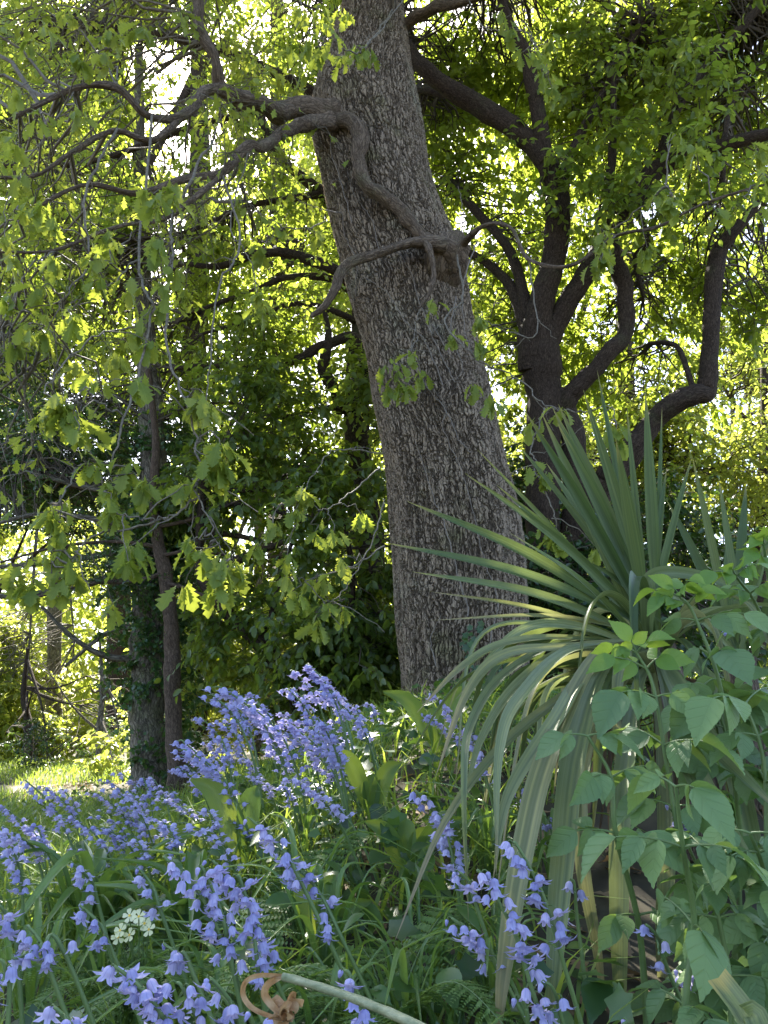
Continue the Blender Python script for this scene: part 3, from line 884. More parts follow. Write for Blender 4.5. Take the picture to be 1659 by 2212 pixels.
def make_trunk_vine():
    r = np.random.default_rng(9)
    base = trunk_face(1075, 1500); base[2] = ground_h(base[0], base[1])
    root = thing('climbing_vine', base, 'thin pale dead climber stems creeping up the oak bark', 'vine')
    paths = [[(1090, 1520), (1060, 1400), (1075, 1300), (1040, 1200), (1020, 1100), (990, 1010), (955, 930), (960, 880), (930, 830)],
             [(1040, 990), (1000, 960), (960, 880), (930, 850), (912, 820), (900, 760)],
             [(985, 830), (955, 770), (935, 720), (905, 650), (895, 600), (870, 560), (845, 530)],
             [(960, 830), (910, 730), (880, 700), (850, 650), (800, 605), (745, 600)],
             [(1030, 860), (1000, 800), (990, 700), (1010, 600), (1030, 560)],
             [(920, 480), (905, 420), (880, 380), (850, 320), (800, 280), (760, 220), (735, 150)],
             [(800, 280), (815, 190), (830, 100), (845, 40)],
             [(850, 320), (870, 250), (880, 190)],
             [(760, 480), (735, 400), (720, 330), (715, 280)],
             [(820, 540), (800, 470), (770, 430), (745, 370)],
             [(1010, 1330), (990, 1240), (960, 1140), (930, 1060), (900, 950)],
             [(940, 1440), (935, 1380), (950, 1330)],
             [(930, 700), (970, 760), (1000, 800), (1035, 810)],
             [(770, 640), (765, 560), (745, 510), (735, 440)]]
    mb = MB()
    for p in paths:
        A = np.array([trunk_face(x + r.uniform(-4, 4), y) for x, y in p])
        P = spline(A, 6)
        P = P + r.normal(size=P.shape) * .004
        tube(mb, P, np.linspace(.009, .003, len(P)) * r.uniform(.4, .8), 6, wob=.1, r_=r)
    mb.build('stem', M['vine'], root)
    mb = MB()
    # a few wiry shoots standing off the trunk
    for p in ([(985, 560, 4.8), (1000, 480, 4.6), (990, 400, 4.6)], [(1030, 520, 4.7), (1000, 620, 4.6), (1010, 740, 4.6), (1040, 790, 4.6)], [(735, 460, 4.9), (690, 450, 4.7), (640, 430, 4.6)],
              [(985, 640, 4.8), (975, 720, 4.7), (1000, 800, 4.7), (960, 830, 4.7)]):
        mb = MB()
        P = spline(np.array([at(*q) for q in p]), 8) + r.normal(size=(8 * (len(p) - 1) + 1, 3)) * .004
        tube(mb, P, np.linspace(.005, .002, len(P)), 5)
        mb.build('shoot', M['vine'], root)


make_trunk_vine()


def make_ivy(px0, px1, py0, py1, n, label, seed, tr=None, size=.05):
    r = np.random.default_rng(seed)
    b = trunk_face((px0 + px1) / 2, py1); b[2] = ground_h(b[0], b[1])
    root = thing('ivy', b, label, 'ivy')
    P, D, Nn = [], [], []
    mb = MB()
    for k in range(n):
        x0 = r.uniform(px0, px1); y = py1
        pts = []
        top = py1 - (py1 - py0) * r.uniform(.3, 1) ** 1.3
        while y > top:
            pts.append(trunk_face(x0, y, .01)); x0 += r.uniform(-9, 9); y -= 14
        if len(pts) < 3: continue
        A = np.array(pts)
        tube(mb, A, np.full(len(A), .003), 4, mat=1)
        for q in A:
            for _ in range(2):
                if r.random() < .8:
                    P.append(q + r.normal(size=3) * .02 + np.array((0, -.02, 0)))
                    D.append(np.array((r.normal() * .6, -.25, -1))); Nn.append(np.array((r.normal() * .4, -1, .5)))
    leaves(mb, T_IVY, np.array(P), np.array(D), np.array(Nn), size * r.uniform(.6, 1.2, len(P)), r.uniform(0, 1, len(P)))
    mb.build('foliage', [M['ivy'], M['twig']], root)


make_ivy(990, 1130, 1330, 1560, 16, 'glossy green ivy creeping up the foot of the oak trunk', 4)

# ================================================================== 2. the many-stemmed tree on the right
def right_crown(mb, limb, r):
    C = region([(1250, 300, 7.5, 2.1, .75, 1.9, 290), (1520, 200, 7.5, 1.6, .8, 1.4, 190), (1000, 250, 7.6, 1.1, .7, 1.6, 110), (1150, -50, 6.6, 2.2, 1.4, .9, 150), (1580, 640, 7.4, 1.0, .7, 1.0, 70),
                (1080, 720, 7.4, .8, .5, 1.0, 70), (1360, 760, 7.6, 1.0, .5, .8, 50), (1480, 330, 5.6, .9, .4, .6, 26), (1330, 300, 5.7, .6, .4, .9, 26), (1600, 60, 6, .9, .8, .9, 60), (1350, 60, 6.0, .9, .6, .5, 40)], r, .24)
    crown(mb, limb, C, r, T_OVAL, .088, tw=5, lv=8, tlen=.38, droop=.4, conn_r=.010)


make_tree('broadleaf_tree', at(1190, 1480, 6.6),
          [[(1195, 1520, 6.6, 95), (1175, 1350, 6.6, 85), (1165, 1150, 6.6, 78), (1160, 1000, 6.6, 74), (1165, 880, 6.6, 70), (1165, 780, 6.6, 86), (1160, 720, 6.6, 84)]],
          [
              [(1150, 800, 6.6, 60), (1165, 690, 6.5, 58), (1190, 600, 6.4, 54), (1205, 500, 6.3, 52), (1195, 400, 6.2, 50), (1175, 330, 6.1, 40), (1165, 250, 6.0, 34), (1135, 120, 5.9, 28), (1090, 20, 5.8, 22), (1060, -120, 5.8, 16)],
              [(1180, 350, 6.1, 44), (1130, 290, 6.1, 46), (1050, 235, 6.1, 44), (980, 190, 6.1, 40), (900, 130, 6.1, 34), (840, 60, 6.2, 26)],
              [(1060, 240, 6.1, 20), (960, 205, 6.3, 16), (890, 195, 6.5, 12)],
              [(1165, 760, 6.6, 60), (1220, 660, 6.5, 44), (1290, 560, 6.4, 42), (1330, 480, 6.3, 42), (1370, 440, 6.2, 46), (1420, 370, 6.1, 40), (1500, 330, 6.0, 34), (1580, 310, 5.9, 30), (1700, 280, 5.8, 24)],
              [(1210, 880, 6.6, 50), (1250, 830, 6.5, 38), (1310, 765, 6.4, 38), (1350, 720, 6.4, 36), (1352, 640, 6.4, 35), (1335, 570, 6.4, 38), (1310, 490, 6.3, 34), (1310, 440, 6.2, 26), (1325, 330, 6.1, 16), (1325, 150, 6.0, 12)],
              [(1240, 1400, 6.6, 64), (1235, 1200, 6.6, 58), (1240, 1000, 6.6, 56), (1225, 900, 6.6, 50), (1205, 850, 6.6, 44)],
              [(1290, 1060, 6.6, 60), (1340, 1000, 6.5, 62), (1390, 935, 6.4, 46), (1440, 880, 6.3, 44), (1500, 850, 6.2, 46), (1528, 840, 6.2, 42), (1530, 760, 6.2, 38), (1535, 640, 6.2, 36), (1545, 560, 6.2, 36), (1575, 510, 6.1, 30), (1640, 440, 6.0, 20), (1700, 400, 5.9, 14)],
              [(1240, 1160, 6.6, 40), (1290, 1060, 6.6, 58), (1320, 1020, 6.5, 62)],
              [(1150, 740, 6.6, 44), (1120, 650, 6.7, 26), (1090, 600, 6.8, 22), (1040, 560, 6.9, 18), (1000, 540, 7.0, 14)],
              [(1140, 690, 6.6, 28), (1110, 560, 6.7, 22), (1060, 490, 6.8, 20), (1000, 430, 6.9, 15), (960, 390, 7.0, 10)],
              [(1200, 420, 6.2, 26), (1250, 300, 6.2, 20), (1320, 170, 6.1, 16), (1400, 30, 6.1, 12)],
              [(1420, 370, 6.1, 22), (1460, 240, 6.0, 20), (1540, 130, 5.9, 20), (1620, 40, 5.9, 20), (1700, -40, 5.8, 18)],
              [(1500, 850, 6.2, 14), (1470, 760, 6.3, 12), (1440, 740, 6.4, 11), (1400, 742, 6.5, 9)],
              [(1575, 510, 6.1, 16), (1560, 420, 6.1, 14), (1570, 260, 6.1, 12), (1600, 160, 6.1, 10)],
              [(1370, 440, 6.2, 16), (1400, 520, 6.3, 12), (1370, 560, 6.5, 12), (1390, 640, 6.6, 9)],
          ],
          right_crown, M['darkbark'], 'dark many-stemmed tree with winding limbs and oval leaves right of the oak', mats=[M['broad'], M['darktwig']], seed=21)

# ================================================================== 3. the tree behind the oak whose boughs sweep left
def left_crown(mb, limb, r):
    C = region([(520, 450, 8.0, 1.7, 1.2, 1.8, 260), (250, 620, 8.4, 1.7, 1.2, 1.7, 240), (620, 820, 7.8, 1.2, .9, 1.1, 130), (560, 60, 8.4, 2.0, 1.4, 1.6, 210), (200, 180, 8.6, 2.0, 1.3, 1.6, 200),
                (740, 960, 7.4, .8, .6, .8, 60)], r, .26)
    crown(mb, limb, C, r, T_OVAL, .085, tw=5, lv=8, tlen=.42, droop=.35, conn_r=.011)


make_tree('spreading_tree', at(800, 1480, 7.6),
          [[(830, 1520, 7.6, 70), (815, 1300, 7.6, 62), (800, 1100, 7.6, 56), (780, 950, 7.7, 52), (770, 850, 7.8, 48), (790, 600, 7.9, 42), (760, 300, 8.0, 36), (720, 0, 8.1, 26), (700, -200, 8.1, 16)]],
          [
              [(800, 860, 7.7, 22), (775, 735, 7.6, 24), (700, 742, 7.5, 22), (650, 770, 7.4, 20), (580, 785, 7.4, 17), (480, 790, 7.4, 14), (380, 795, 7.5, 10)],
              [(740, 890, 7.7, 30), (728, 850, 7.6, 28), (702, 800, 7.5, 26), (710, 730, 7.5, 16), (700, 660, 7.6, 9)],
              [(790, 640, 7.8, 26), (730, 585, 7.5, 24), (640, 552, 7.4, 22), (560, 548, 7.3, 19), (480, 575, 7.3, 15), (400, 570, 7.3, 10)],
              [(790, 660, 7.8, 18), (720, 605, 7.6, 16), (620, 600, 7.5, 14), (540, 630, 7.5, 11), (400, 680, 7.5, 7)],
              [(780, 700, 7.8, 18), (730, 675, 7.6, 14), (640, 655, 7.5, 12), (550, 690, 7.5, 10), (440, 720, 7.5, 7)],
              [(800, 900, 7.7, 20), (780, 880, 7.6, 18), (700, 880, 7.5, 14), (600, 900, 7.4, 11), (500, 870, 7.4, 8), (400, 880, 7.4, 6)],
              [(770, 480, 7.9, 34), (690, 410, 7.6, 26), (650, 380, 7.5, 22), (600, 330, 7.5, 20), (560, 240, 7.5, 18), (530, 120, 7.6, 14)],
              [(690, 420, 7.6, 18), (620, 430, 7.5, 15), (520, 450, 7.4, 12), (400, 500, 7.4, 9), (200, 530, 7.5, 6)],
              [(760, 250, 8.0, 26), (640, 180, 7.9, 22), (450, 100, 7.8, 18), (250, 60, 7.8, 14), (60, 40, 7.8, 9)],
              [(560, 240, 7.5, 16), (400, 280, 7.5, 14), (200, 350, 7.6, 11), (0, 360, 7.7, 9)],
          ],
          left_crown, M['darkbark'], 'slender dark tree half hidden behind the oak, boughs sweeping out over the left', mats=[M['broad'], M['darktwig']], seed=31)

# ================================================================== 4. leaning evergreen between ivy tree and oak
def ev_crown(mb, limb, r):
    C = region([(720, 1220, 6.5, .7, .5, 1.0, 85), (780, 1380, 6.4, .45, .4, .6, 50), (600, 1000, 7.0, .9, .6, .8, 90), (560, 1340, 6.9, .6, .4, .4, 26), (700, 1420, 6.3, .5, .35, .35, 46), (450, 980, 7.3, .6, .5, .6, 26)], r, .2)
    crown(mb, limb, C, r, T_OVAL, .085, tw=5, lv=9, tlen=.32, droop=.5, conn_r=.010)


make_tree('laurel_tree', at(615, 1500, 6.8),
          [[(650, 1540, 6.8, 44), (610, 1450, 6.8, 36), (540, 1370, 6.8, 34), (480, 1310, 6.8, 32), (440, 1250, 6.8, 34), (432, 1180, 6.8, 20), (440, 1060, 6.8, 18), (480, 970, 6.8, 13), (540, 930, 6.8, 8)]],
          [
              [(440, 1245, 6.8, 20), (500, 1215, 6.7, 20), (560, 1190, 6.6, 18), (610, 1170, 6.5, 12), (680, 1130, 6.4, 7)],
              [(560, 1390, 6.8, 18), (590, 1320, 6.7, 14), (605, 1240, 6.6, 12), (640, 1150, 6.5, 8)],
              [(440, 1150, 6.8, 14), (520, 1160, 6.7, 12), (600, 1180, 6.6, 8)],
              [(650, 1530, 6.7, 24), (740, 1400, 6.5, 18), (760, 1250, 6.4, 14), (740, 1100, 6.4, 9)],
              [(460, 1050, 6.8, 10), (540, 1060, 6.8, 9), (640, 1030, 6.8, 6)],
              [(450, 1100, 6.8, 10), (520, 1090, 6.8, 9), (610, 1110, 6.8, 6)],
          ],
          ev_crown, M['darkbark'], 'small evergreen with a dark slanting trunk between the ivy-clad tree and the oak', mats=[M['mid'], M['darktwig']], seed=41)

# ================================================================== 5. ivy-clad tree and its slim neighbour
def ivy_crown(mb, limb, r):
    # ivy wrapped round the trunk, hugging it
    k = 520
    low = limb[:len(limb)]
    tr_ = limb[(np.hypot(limb[:, 0] - at(322, 1500, 7.6)[0], limb[:, 1] - 7.6) < .3)]
    tcol = tr_[r.integers(0, len(tr_), k)]
    az = r.uniform(0, 6.28, k)
    C = tcol + np.stack([np.cos(az) * .26 + .12, np.sin(az) * .24, r.normal(size=k) * .12], -1) * r.uniform(.8, 1.5, (k, 1))
    C = C[(C[:, 2] > .45)]
    crown(mb, limb, C, r, T_IVY, .05, tw=4, lv=7, tlen=.16, droop=.6, conn_r=.005)
    C = region([(150, 1000, 8.0, .9, .6, .55, 120), (350, 950, 8.2, .7, .6, .6, 60), (420, 1180, 7.6, .4, .4, .5, 14), (30, 960, 7.8, .5, .5, .5, 40)], r, .2)
    crown(mb, limb, C, r, T_OVAL, .055, tw=5, lv=9, tlen=.3, droop=.3, conn_r=.009)


make_tree('ivy_clad_tree', at(325, 1720, 7.6),
          [[(320, 1760, 7.6, 100), (322, 1690, 7.6, 84), (318, 1550, 7.6, 78), (318, 1400, 7.6, 74), (320, 1250, 7.6, 70), (325, 1100, 7.6, 62), (320, 900, 7.7, 52), (310, 700, 7.8, 42), (300, 400, 7.9, 28), (300, 100, 8.0, 16)]],
          [
              [(325, 1180, 7.6, 20), (260, 1190, 7.4, 16), (150, 1210, 7.2, 13), (0, 1225, 7.0, 10)],
              [(325, 1230, 7.6, 22), (250, 1245, 7.4, 18), (130, 1275, 7.2, 15), (-20, 1290, 7.0, 12)],
              [(325, 1150, 7.6, 16), (250, 1130, 7.5, 14), (100, 1110, 7.3, 10), (-40, 1140, 7.2, 8)],
              [(330, 1130, 7.6, 14), (400, 1130, 7.5, 12), (480, 1150, 7.4, 8)],
              [(325, 1420, 7.6, 18), (240, 1420, 7.4, 14), (160, 1380, 7.2, 11), (90, 1310, 7.1, 7)],
              [(315, 1350, 7.6, 12), (230, 1370, 7.5, 10), (140, 1440, 7.4, 7)],
              [(320, 1050, 7.6, 14), (220, 1060, 7.5, 11), (60, 1020, 7.4, 8)],
          ],
          ivy_crown, M['greybark'], 'furrowed grey tree wrapped in dark ivy at the edge of the lawn', mats=[M['ivy'], M['darktwig']], seed=51)


def slim_crown(mb, limb, r):
    C = region([(330, 1080, 7.0, .8, .5, .28, 26), (250, 1240, 7.0, .9, .5, .2, 22)], r, .12)
    crown(mb, limb, C, r, T_DIAMOND, .04, tw=4, lv=12, tlen=.35, droop=.15, conn_r=.007)


make_tree('slim_tree', at(378, 1730, 6.9),
          [[(380, 1740, 6.9, 44), (377, 1650, 6.9, 38), (372, 1520, 6.9, 36), (368, 1430, 6.9, 34), (360, 1330, 6.9, 32), (350, 1240, 6.9, 30), (337, 1170, 6.9, 26), (330, 1100, 6.9, 22), (335, 950, 6.9, 16), (320, 800, 6.9, 12)]],
          [
              [(350, 1240, 6.9, 10), (290, 1255, 6.8, 9), (200, 1260, 6.7, 7), (80, 1290, 6.6, 5)],
              [(345, 1200, 6.9, 10), (420, 1190, 6.8, 8), (500, 1200, 6.7, 6)],
              [(340, 1180, 6.9, 10), (250, 1170, 6.8, 8), (130, 1180, 6.7, 6), (0, 1215, 6.6, 5)],
              [(335, 1140, 6.9, 10), (420, 1120, 6.8, 8), (520, 1080, 6.7, 5)],
              [(350, 1260, 6.9, 9), (400, 1270, 6.8, 8), (470, 1300, 6.7, 5)],
          ],
          slim_crown, M['slimbark'], 'slim reddish-brown trunk standing in front of the ivy-clad tree', mats=[M['dark'], M['darktwig']], seed=61)

# ================================================================== 6. further trees and shrubs
def simple_tree(name, px, py_base, d, wpx, top_py, crowns, tmpl, size, mats, bark, label, seed, group=None, cat='tree', tw=5, lv=8, tlen=.5, clump=.35, droop=.3, nb=7, cr=.014, lean=0):
    r = np.random.default_rng(seed)
    trunk = [(px, py_base + 30, d, wpx), (px + lean * .3, (py_base * .7 + top_py * .3), d, wpx * .85), (px + lean * .6 + r.uniform(-12, 12), py_base * .4 + top_py * .6, d, wpx * .6), (px + lean, top_py, d, wpx * .25)]
    limbs = []
    for k in range(nb):
        c = crowns[k % len(crowns)]
        t = r.uniform(.25, .9)
        sy = py_base * (1 - t) + top_py * t
        sx = px + lean * t
        ex, ey = c[0] + r.uniform(-80, 80), c[1] + r.uniform(-80, 80)
        limbs.append([(sx, sy, d, wpx * .35), (sx * .6 + ex * .4 + r.uniform(-15, 15), sy * .6 + ey * .4 + 10, d * .5 + c[2] * .5, wpx * .24), (ex, ey, c[2], wpx * .08)])

    def cf(mb, limb, r_):
        C = region(crowns, r_, clump)
        C = C[C[:, 2] > ground_h(C[:, 0], C[:, 1]) + .05]
        crown(mb, limb, C, r_, tmpl, size, tw=tw, lv=lv, tlen=tlen, droop=droop, conn_r=cr)
    b = at(px, py_base, d)
    b[2] = ground_h(b[0], b[1])
    return make_tree(name, b, [trunk], limbs, cf, bark, label, cat, group, sides=12, mats=mats, seed=seed + 1)


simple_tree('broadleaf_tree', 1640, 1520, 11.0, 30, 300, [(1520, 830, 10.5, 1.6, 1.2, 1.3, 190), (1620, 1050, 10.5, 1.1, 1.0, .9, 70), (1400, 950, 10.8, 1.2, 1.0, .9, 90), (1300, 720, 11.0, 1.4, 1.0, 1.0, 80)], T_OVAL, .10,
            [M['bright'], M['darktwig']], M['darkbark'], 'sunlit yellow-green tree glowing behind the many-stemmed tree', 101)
simple_tree('evergreen_shrub', 1300, 1520, 8.2, 26, 1080, [(1250, 1180, 7.8, .9, .6, .7, 90), (1450, 1200, 7.8, .9, .6, .6, 90), (1350, 1330, 7.4, 1.1, .5, .5, 90), (1180, 1380, 7.2, .5, .4, .5, 60), (1120, 1120, 7.6, .4, .3, .7, 50), (1250, 1300, 6.2, .9, .3, .5, 70), (1500, 1330, 6.0, .8, .4, .5, 60)], T_OVAL, .075,
            [M['dark'], M['darktwig']], M['darkbark'], 'dark leafy evergreen shrub filling the gap right of the oak trunk', 111, cat='shrub', tlen=.35, clump=.2, cr=.01)
simple_tree('pale_tree', 1580, 1500, 15.0, 20, 700, [(1620, 750, 15, 1.5, 1.2, 2.0, 120), (1640, 1150, 14.5, 1.0, .8, 1.0, 22)], T_DIAMOND, .11, [M['bright'], M['twig']], M['greybark'],
            'pale bushy tree beyond the sunlit foliage at the far right edge', 121, tw=5, lv=12)
for k, (px, wd, ln) in enumerate(((1600, 10, -10), (1618, 8, 12), (1642, 12, 4), (1575, 8, -20))):
    simple_tree('thin_tree', px, 1500, 12.5 + k * .4, wd, 950, [(px - 10, 950, 12.5, .6, .5, .8, 8)], T_DIAMOND, .09, [M['broad'], M['darktwig']], M['darkbark'],
                'thin brown trunk standing at the far edge behind the second sword-leaved plant', 130 + k, group='thin trunks at the far edge', nb=3, lean=ln, lv=6)
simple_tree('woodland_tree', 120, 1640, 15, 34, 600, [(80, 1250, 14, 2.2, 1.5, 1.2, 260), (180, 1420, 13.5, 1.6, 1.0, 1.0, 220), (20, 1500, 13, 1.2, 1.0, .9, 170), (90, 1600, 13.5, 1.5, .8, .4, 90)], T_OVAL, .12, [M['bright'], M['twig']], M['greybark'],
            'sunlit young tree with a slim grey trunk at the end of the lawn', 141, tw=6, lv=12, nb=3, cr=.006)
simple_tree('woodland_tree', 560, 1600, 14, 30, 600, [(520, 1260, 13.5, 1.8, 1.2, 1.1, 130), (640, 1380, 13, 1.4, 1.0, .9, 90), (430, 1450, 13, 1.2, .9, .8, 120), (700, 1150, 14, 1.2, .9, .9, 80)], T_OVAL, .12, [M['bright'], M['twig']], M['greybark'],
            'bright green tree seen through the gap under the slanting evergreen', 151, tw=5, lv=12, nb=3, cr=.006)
simple_tree('holly_tree', -40, 1620, 9.5, 30, 700, [(60, 1020, 9.2, 1.3, .8, .8, 130), (150, 1130, 9.0, .9, .6, .4, 50), (20, 850, 9.6, 1.2, .8, .7, 80), (240, 880, 9.6, .9, .8, .7, 60)], T_OVAL, .055, [M['dark'], M['darktwig']], M['darkbark'],
            'very dark holly with small glossy leaves beside the ivy-clad tree', 161, tw=6, lv=9, tlen=.35, clump=.25)
simple_tree('yew_bush', 60, 1640, 12, 20, 1400, [(120, 1540, 11.5, 1.2, .7, .4, 80), (30, 1590, 11, .8, .6, .35, 40), (240, 1480, 11.5, .7, .5, .5, 40)], T_DIAMOND, .05, [M['dark'], M['darktwig']], M['darkbark'],
            'low dark yew bush at the far end of the lawn', 171, cat='bush', tw=6, lv=14, tlen=.35, clump=.2, cr=.009)
simple_tree('hazel_bush', 215, 1660, 10.2, 18, 1380, [(210, 1560, 9.8, .6, .5, .45, 60), (150, 1480, 10, .6, .5, .4, 36), (250, 1620, 9.6, .45, .35, .25, 24)], T_OVAL, .085, [M['bright'], M['twig']], M['greybark'],
            'bright green bush in sunlight left of the ivy-clad trunk', 181, cat='bush', tlen=.3, clump=.16, cr=.008, lv=7)
simple_tree('tall_tree', 420, 1560, 13, 60, -700, [(300, 100, 13, 3.6, 2.2, 3.0, 210), (600, 500, 13, 3.0, 2.0, 2.4, 190), (120, 650, 13, 2.6, 2.0, 2.4, 240), (450, 950, 13, 2.6, 1.6, 1.4, 150), (0, 350, 13, 1.8, 1.5, 2.2, 110)], T_OVAL, .13, [M['bright'], M['darktwig']], M['darkbark'],
            'tall sunlit tree far behind the left-hand boughs', 191, tw=5, lv=8, tlen=.6, clump=.5)
simple_tree('tall_tree', 1180, 1560, 13, 60, -700, [(1100, 100, 13, 3.4, 2.2, 3.0, 150), (1450, 250, 13, 3.0, 2.0, 2.4, 130), (1000, 650, 13, 1.8, 1.4, 1.8, 90), (1250, 1000, 13, 2.6, 1.4, 1.2, 90)], T_OVAL, .12, [M['bright'], M['darktwig']], M['darkbark'],
            'tall sunlit tree far behind the many-stemmed tree', 201, tw=5, lv=8, tlen=.6, clump=.5)


simple_tree('tall_tree', 255, 1560, 18, 50, -500, [(120, 180, 18, 3.4, 2, 3.4, 190), (60, 560, 18, 3.4, 2, 3.0, 170), (330, 480, 18, 3.0, 2, 3.4, 150)], T_OVAL, .19, [M['bright'], M['darktwig']], M['darkbark'],
            'very tall leafy tree farthest back at the left', 211, tw=6, lv=8, tlen=.9, clump=.7)
simple_tree('tall_tree', 600, 1560, 19, 50, -500, [(560, 120, 19, 3.4, 2, 3.4, 190), (650, 560, 19, 3.4, 2, 3.0, 170), (620, 900, 18, 3.4, 2, 2.4, 120)], T_OVAL, .19, [M['bright'], M['darktwig']], M['darkbark'],
            'very tall leafy tree farthest back, showing just left of the oak trunk', 221, tw=6, lv=8, tlen=.9, clump=.7)
simple_tree('tall_tree', 1350, 1560, 19, 50, -500, [(1250, 250, 19, 3.6, 2, 3.6, 150), (1050, 600, 19, 3.0, 2, 3.0, 120), (1550, 420, 19, 3.0, 2, 3.4, 70)], T_OVAL, .19, [M['bright'], M['darktwig']], M['darkbark'],
            'very tall leafy tree farthest back behind the many-stemmed tree', 231, tw=6, lv=8, tlen=.9, clump=.7)


def far_wood():
    r = np.random.default_rng(77)
    mb = MB()
    K = 110000
    az = r.uniform(-.85, .85, K)
    d = r.uniform(22, 34, K)
    z = r.uniform(0, 1, K) ** 1.2 * (9 + 4 * np.sin(az * 9) + 2.5 * np.sin(az * 23 + 1))
    X = np.tan(az) * d; Y = d
    c = np.stack([X, Y, z + 1.0], -1)
    blob = np.sin(X * 1.1 + z * .8) * np.sin(z * 1.4 + Y * .7) * np.sin(Y * 1.3 + X * .5)
    c = c[blob > -.25]
    n = len(c)
    leaves(mb, T_DIAMOND, c, r.normal(size=(n, 3)) + np.array((0, 0, -.4)), r.normal(size=(n, 3)) * .6 + np.array((0, 0, 1)), r.uniform(.22, .42, n), r.uniform(0, 1, n))
    tag(mb.build('distant_woodland', M['bright']), 'distant belt of sunlit woodland behind the trees', kind='stuff')


far_wood()

# ================================================================== 7. ground cover
def ground_cover():
    r = np.random.default_rng(88)
    mb = MB()
    # lawn and rough grass at the left, thinner towards the bank
    K = 26000
    X = r.uniform(-9, -1.6, K); Y = r.uniform(5.2, 13, K)
    k = (np.abs(Y - (8.6 + .25 * np.sin(X * .8) - (X + 6) * .12)) > .42)
    X, Y = X[k], Y[k]
    blades(mb, X, Y, r.uniform(.05, .16, len(X)), r.uniform(.006, .012, len(X)), r.uniform(.2, .9, len(X)), r, seg=3)
    K = 16000
    X = r.uniform(-3.2, .2, K); Y = r.uniform(1.0, 6.0, K)
    k = X < -.4 + .1 * Y
    X, Y = X[k], Y[k]
    k = ~((X > -.95) & (X < -.25) & (Y < 1.95) & (r.uniform(0, 1, len(X)) < .85))
    X, Y = X[k], Y[k]
    blades(mb, X, Y, r.uniform(.12, .34, len(X)), r.uniform(.004, .009, len(X)), r.uniform(.2, 1.1, len(X)), r)
    K = 6000
    X = r.uniform(-.8, 2.0, K); Y = r.uniform(.9, 6.0, K)
    k = ~((X > .32) & (X < 1.1) & (Y < 2.3)); X, Y = X[k], Y[k]; K = len(X)
    blades(mb, X, Y, r.uniform(.12, .3, K), r.uniform(.005, .011, K), r.uniform(.3, 1.2, K), r)
    tag(mb.build('grass', M['grass']), 'long green grass growing between the bluebells and across the lawn', kind='stuff')
    mb = MB()
    K = 15000
    X = r.uniform(-2.6, 3.2, K); Y = r.uniform(.8, 7.5, K)
    k = (r.uniform(0, 1, K) < np.where(X < -.7, .3, 1)) & ~((X > .35) & (X < 1.0) & (Y > .9) & (Y < 2.3))
    X, Y = X[k], Y[k]; K = len(X)
    Z = ground_h(X, Y) + r.uniform(.01, .2, K)
    az = r.uniform(0, 6.28, K)
    D = np.stack([np.cos(az), np.sin(az), r.uniform(-.5, .3, K)], -1)
    Nn = np.array((0, -.2, 1)) + r.normal(size=(K, 3)) * .4
    half = K * 2 // 3
    P = np.stack([X, Y, Z], -1)
    leaves(mb, T_IVY, P[:half], D[:half], Nn[:half], r.uniform(.03, .065, half), r.uniform(0, 1, half))
    leaves(mb, T_SERR, P[half:], D[half:], Nn[half:], r.uniform(.04, .085, K - half), r.uniform(.3, 1, K - half))
    tag(mb.build('undergrowth', M['ivy']), 'low mixed leafy undergrowth of ivy and seedlings covering the bank', kind='stuff')
    mb = MB()
    K = 5000
    X = r.uniform(-3.5, 3.2, K); Y = r.uniform(.5, 9, K)
    P = np.stack([X, Y, ground_h(X, Y) + r.uniform(.004, .02, K)], -1)
    az = r.uniform(0, 6.28, K)
    D = np.stack([np.cos(az), np.sin(az), r.uniform(-.2, .3, K)], -1)
    leaves(mb, T_OAKLOW, P, D, np.array((0, 0, 1)) + r.normal(size=(K, 3)) * .3, r.uniform(.05, .09, K), r.uniform(0, 1, K))
    tag(mb.build('leaf_litter', M['litter']), 'brown dead leaves lying on the soil under the plants', kind='stuff')


ground_cover()


def ribbon(mb, P, Wd, up, fold=.25, mat=0, rnd=.5, t0=0.0, twist=0.0, rows=3):
    """blade along P (n,3), half-folded along its keel; Wd full widths (n)"""
    n = len(P)
    T = nrm(np.gradient(P, axis=0))
    Sd = nrm(np.cross(T, np.broadcast_to(np.asarray(up, float), T.shape)))
    Nn = np.cross(Sd, T)
    if twist:
        a = np.linspace(0, twist, n)[:, None]
        Sd, Nn = Sd * np.cos(a) + Nn * np.sin(a), Nn * np.cos(a) - Sd * np.sin(a)
    offs = np.array((-1, -.5, 0, .5, 1))
    V = np.stack([P + Sd * (Wd[:, None] * .5 * o) + Nn * (Wd[:, None] * fold * (abs(o) - .0)) for o in offs], 1)
    tt = np.linspace(t0, 1, n)
    tc = np.zeros((n, 5, 3)); tc[..., 0] = offs; tc[..., 1] = tt[:, None]; tc[..., 2] = rnd * 7
    tc[..., 0] += rnd * 5
    i, j = np.meshgrid(np.arange(n - 1), np.arange(4), indexing='ij')
    F = np.stack([i * 5 + j, i * 5 + j + 1, (i + 1) * 5 + j + 1, (i + 1) * 5 + j], -1).reshape(-1, 4)
    mb.add(V.reshape(-1, 3), F, tc.reshape(-1, 3), rnd, mat)


def sword_width(n, w, base=.4, peak=.42):
    t = np.linspace(0, 1, n)
    return w * np.where(t < peak, base + (1 - base) * sm(t, 0, peak), np.maximum(.02, (1 - ((t - peak) / (1 - peak)) ** 1.9)))


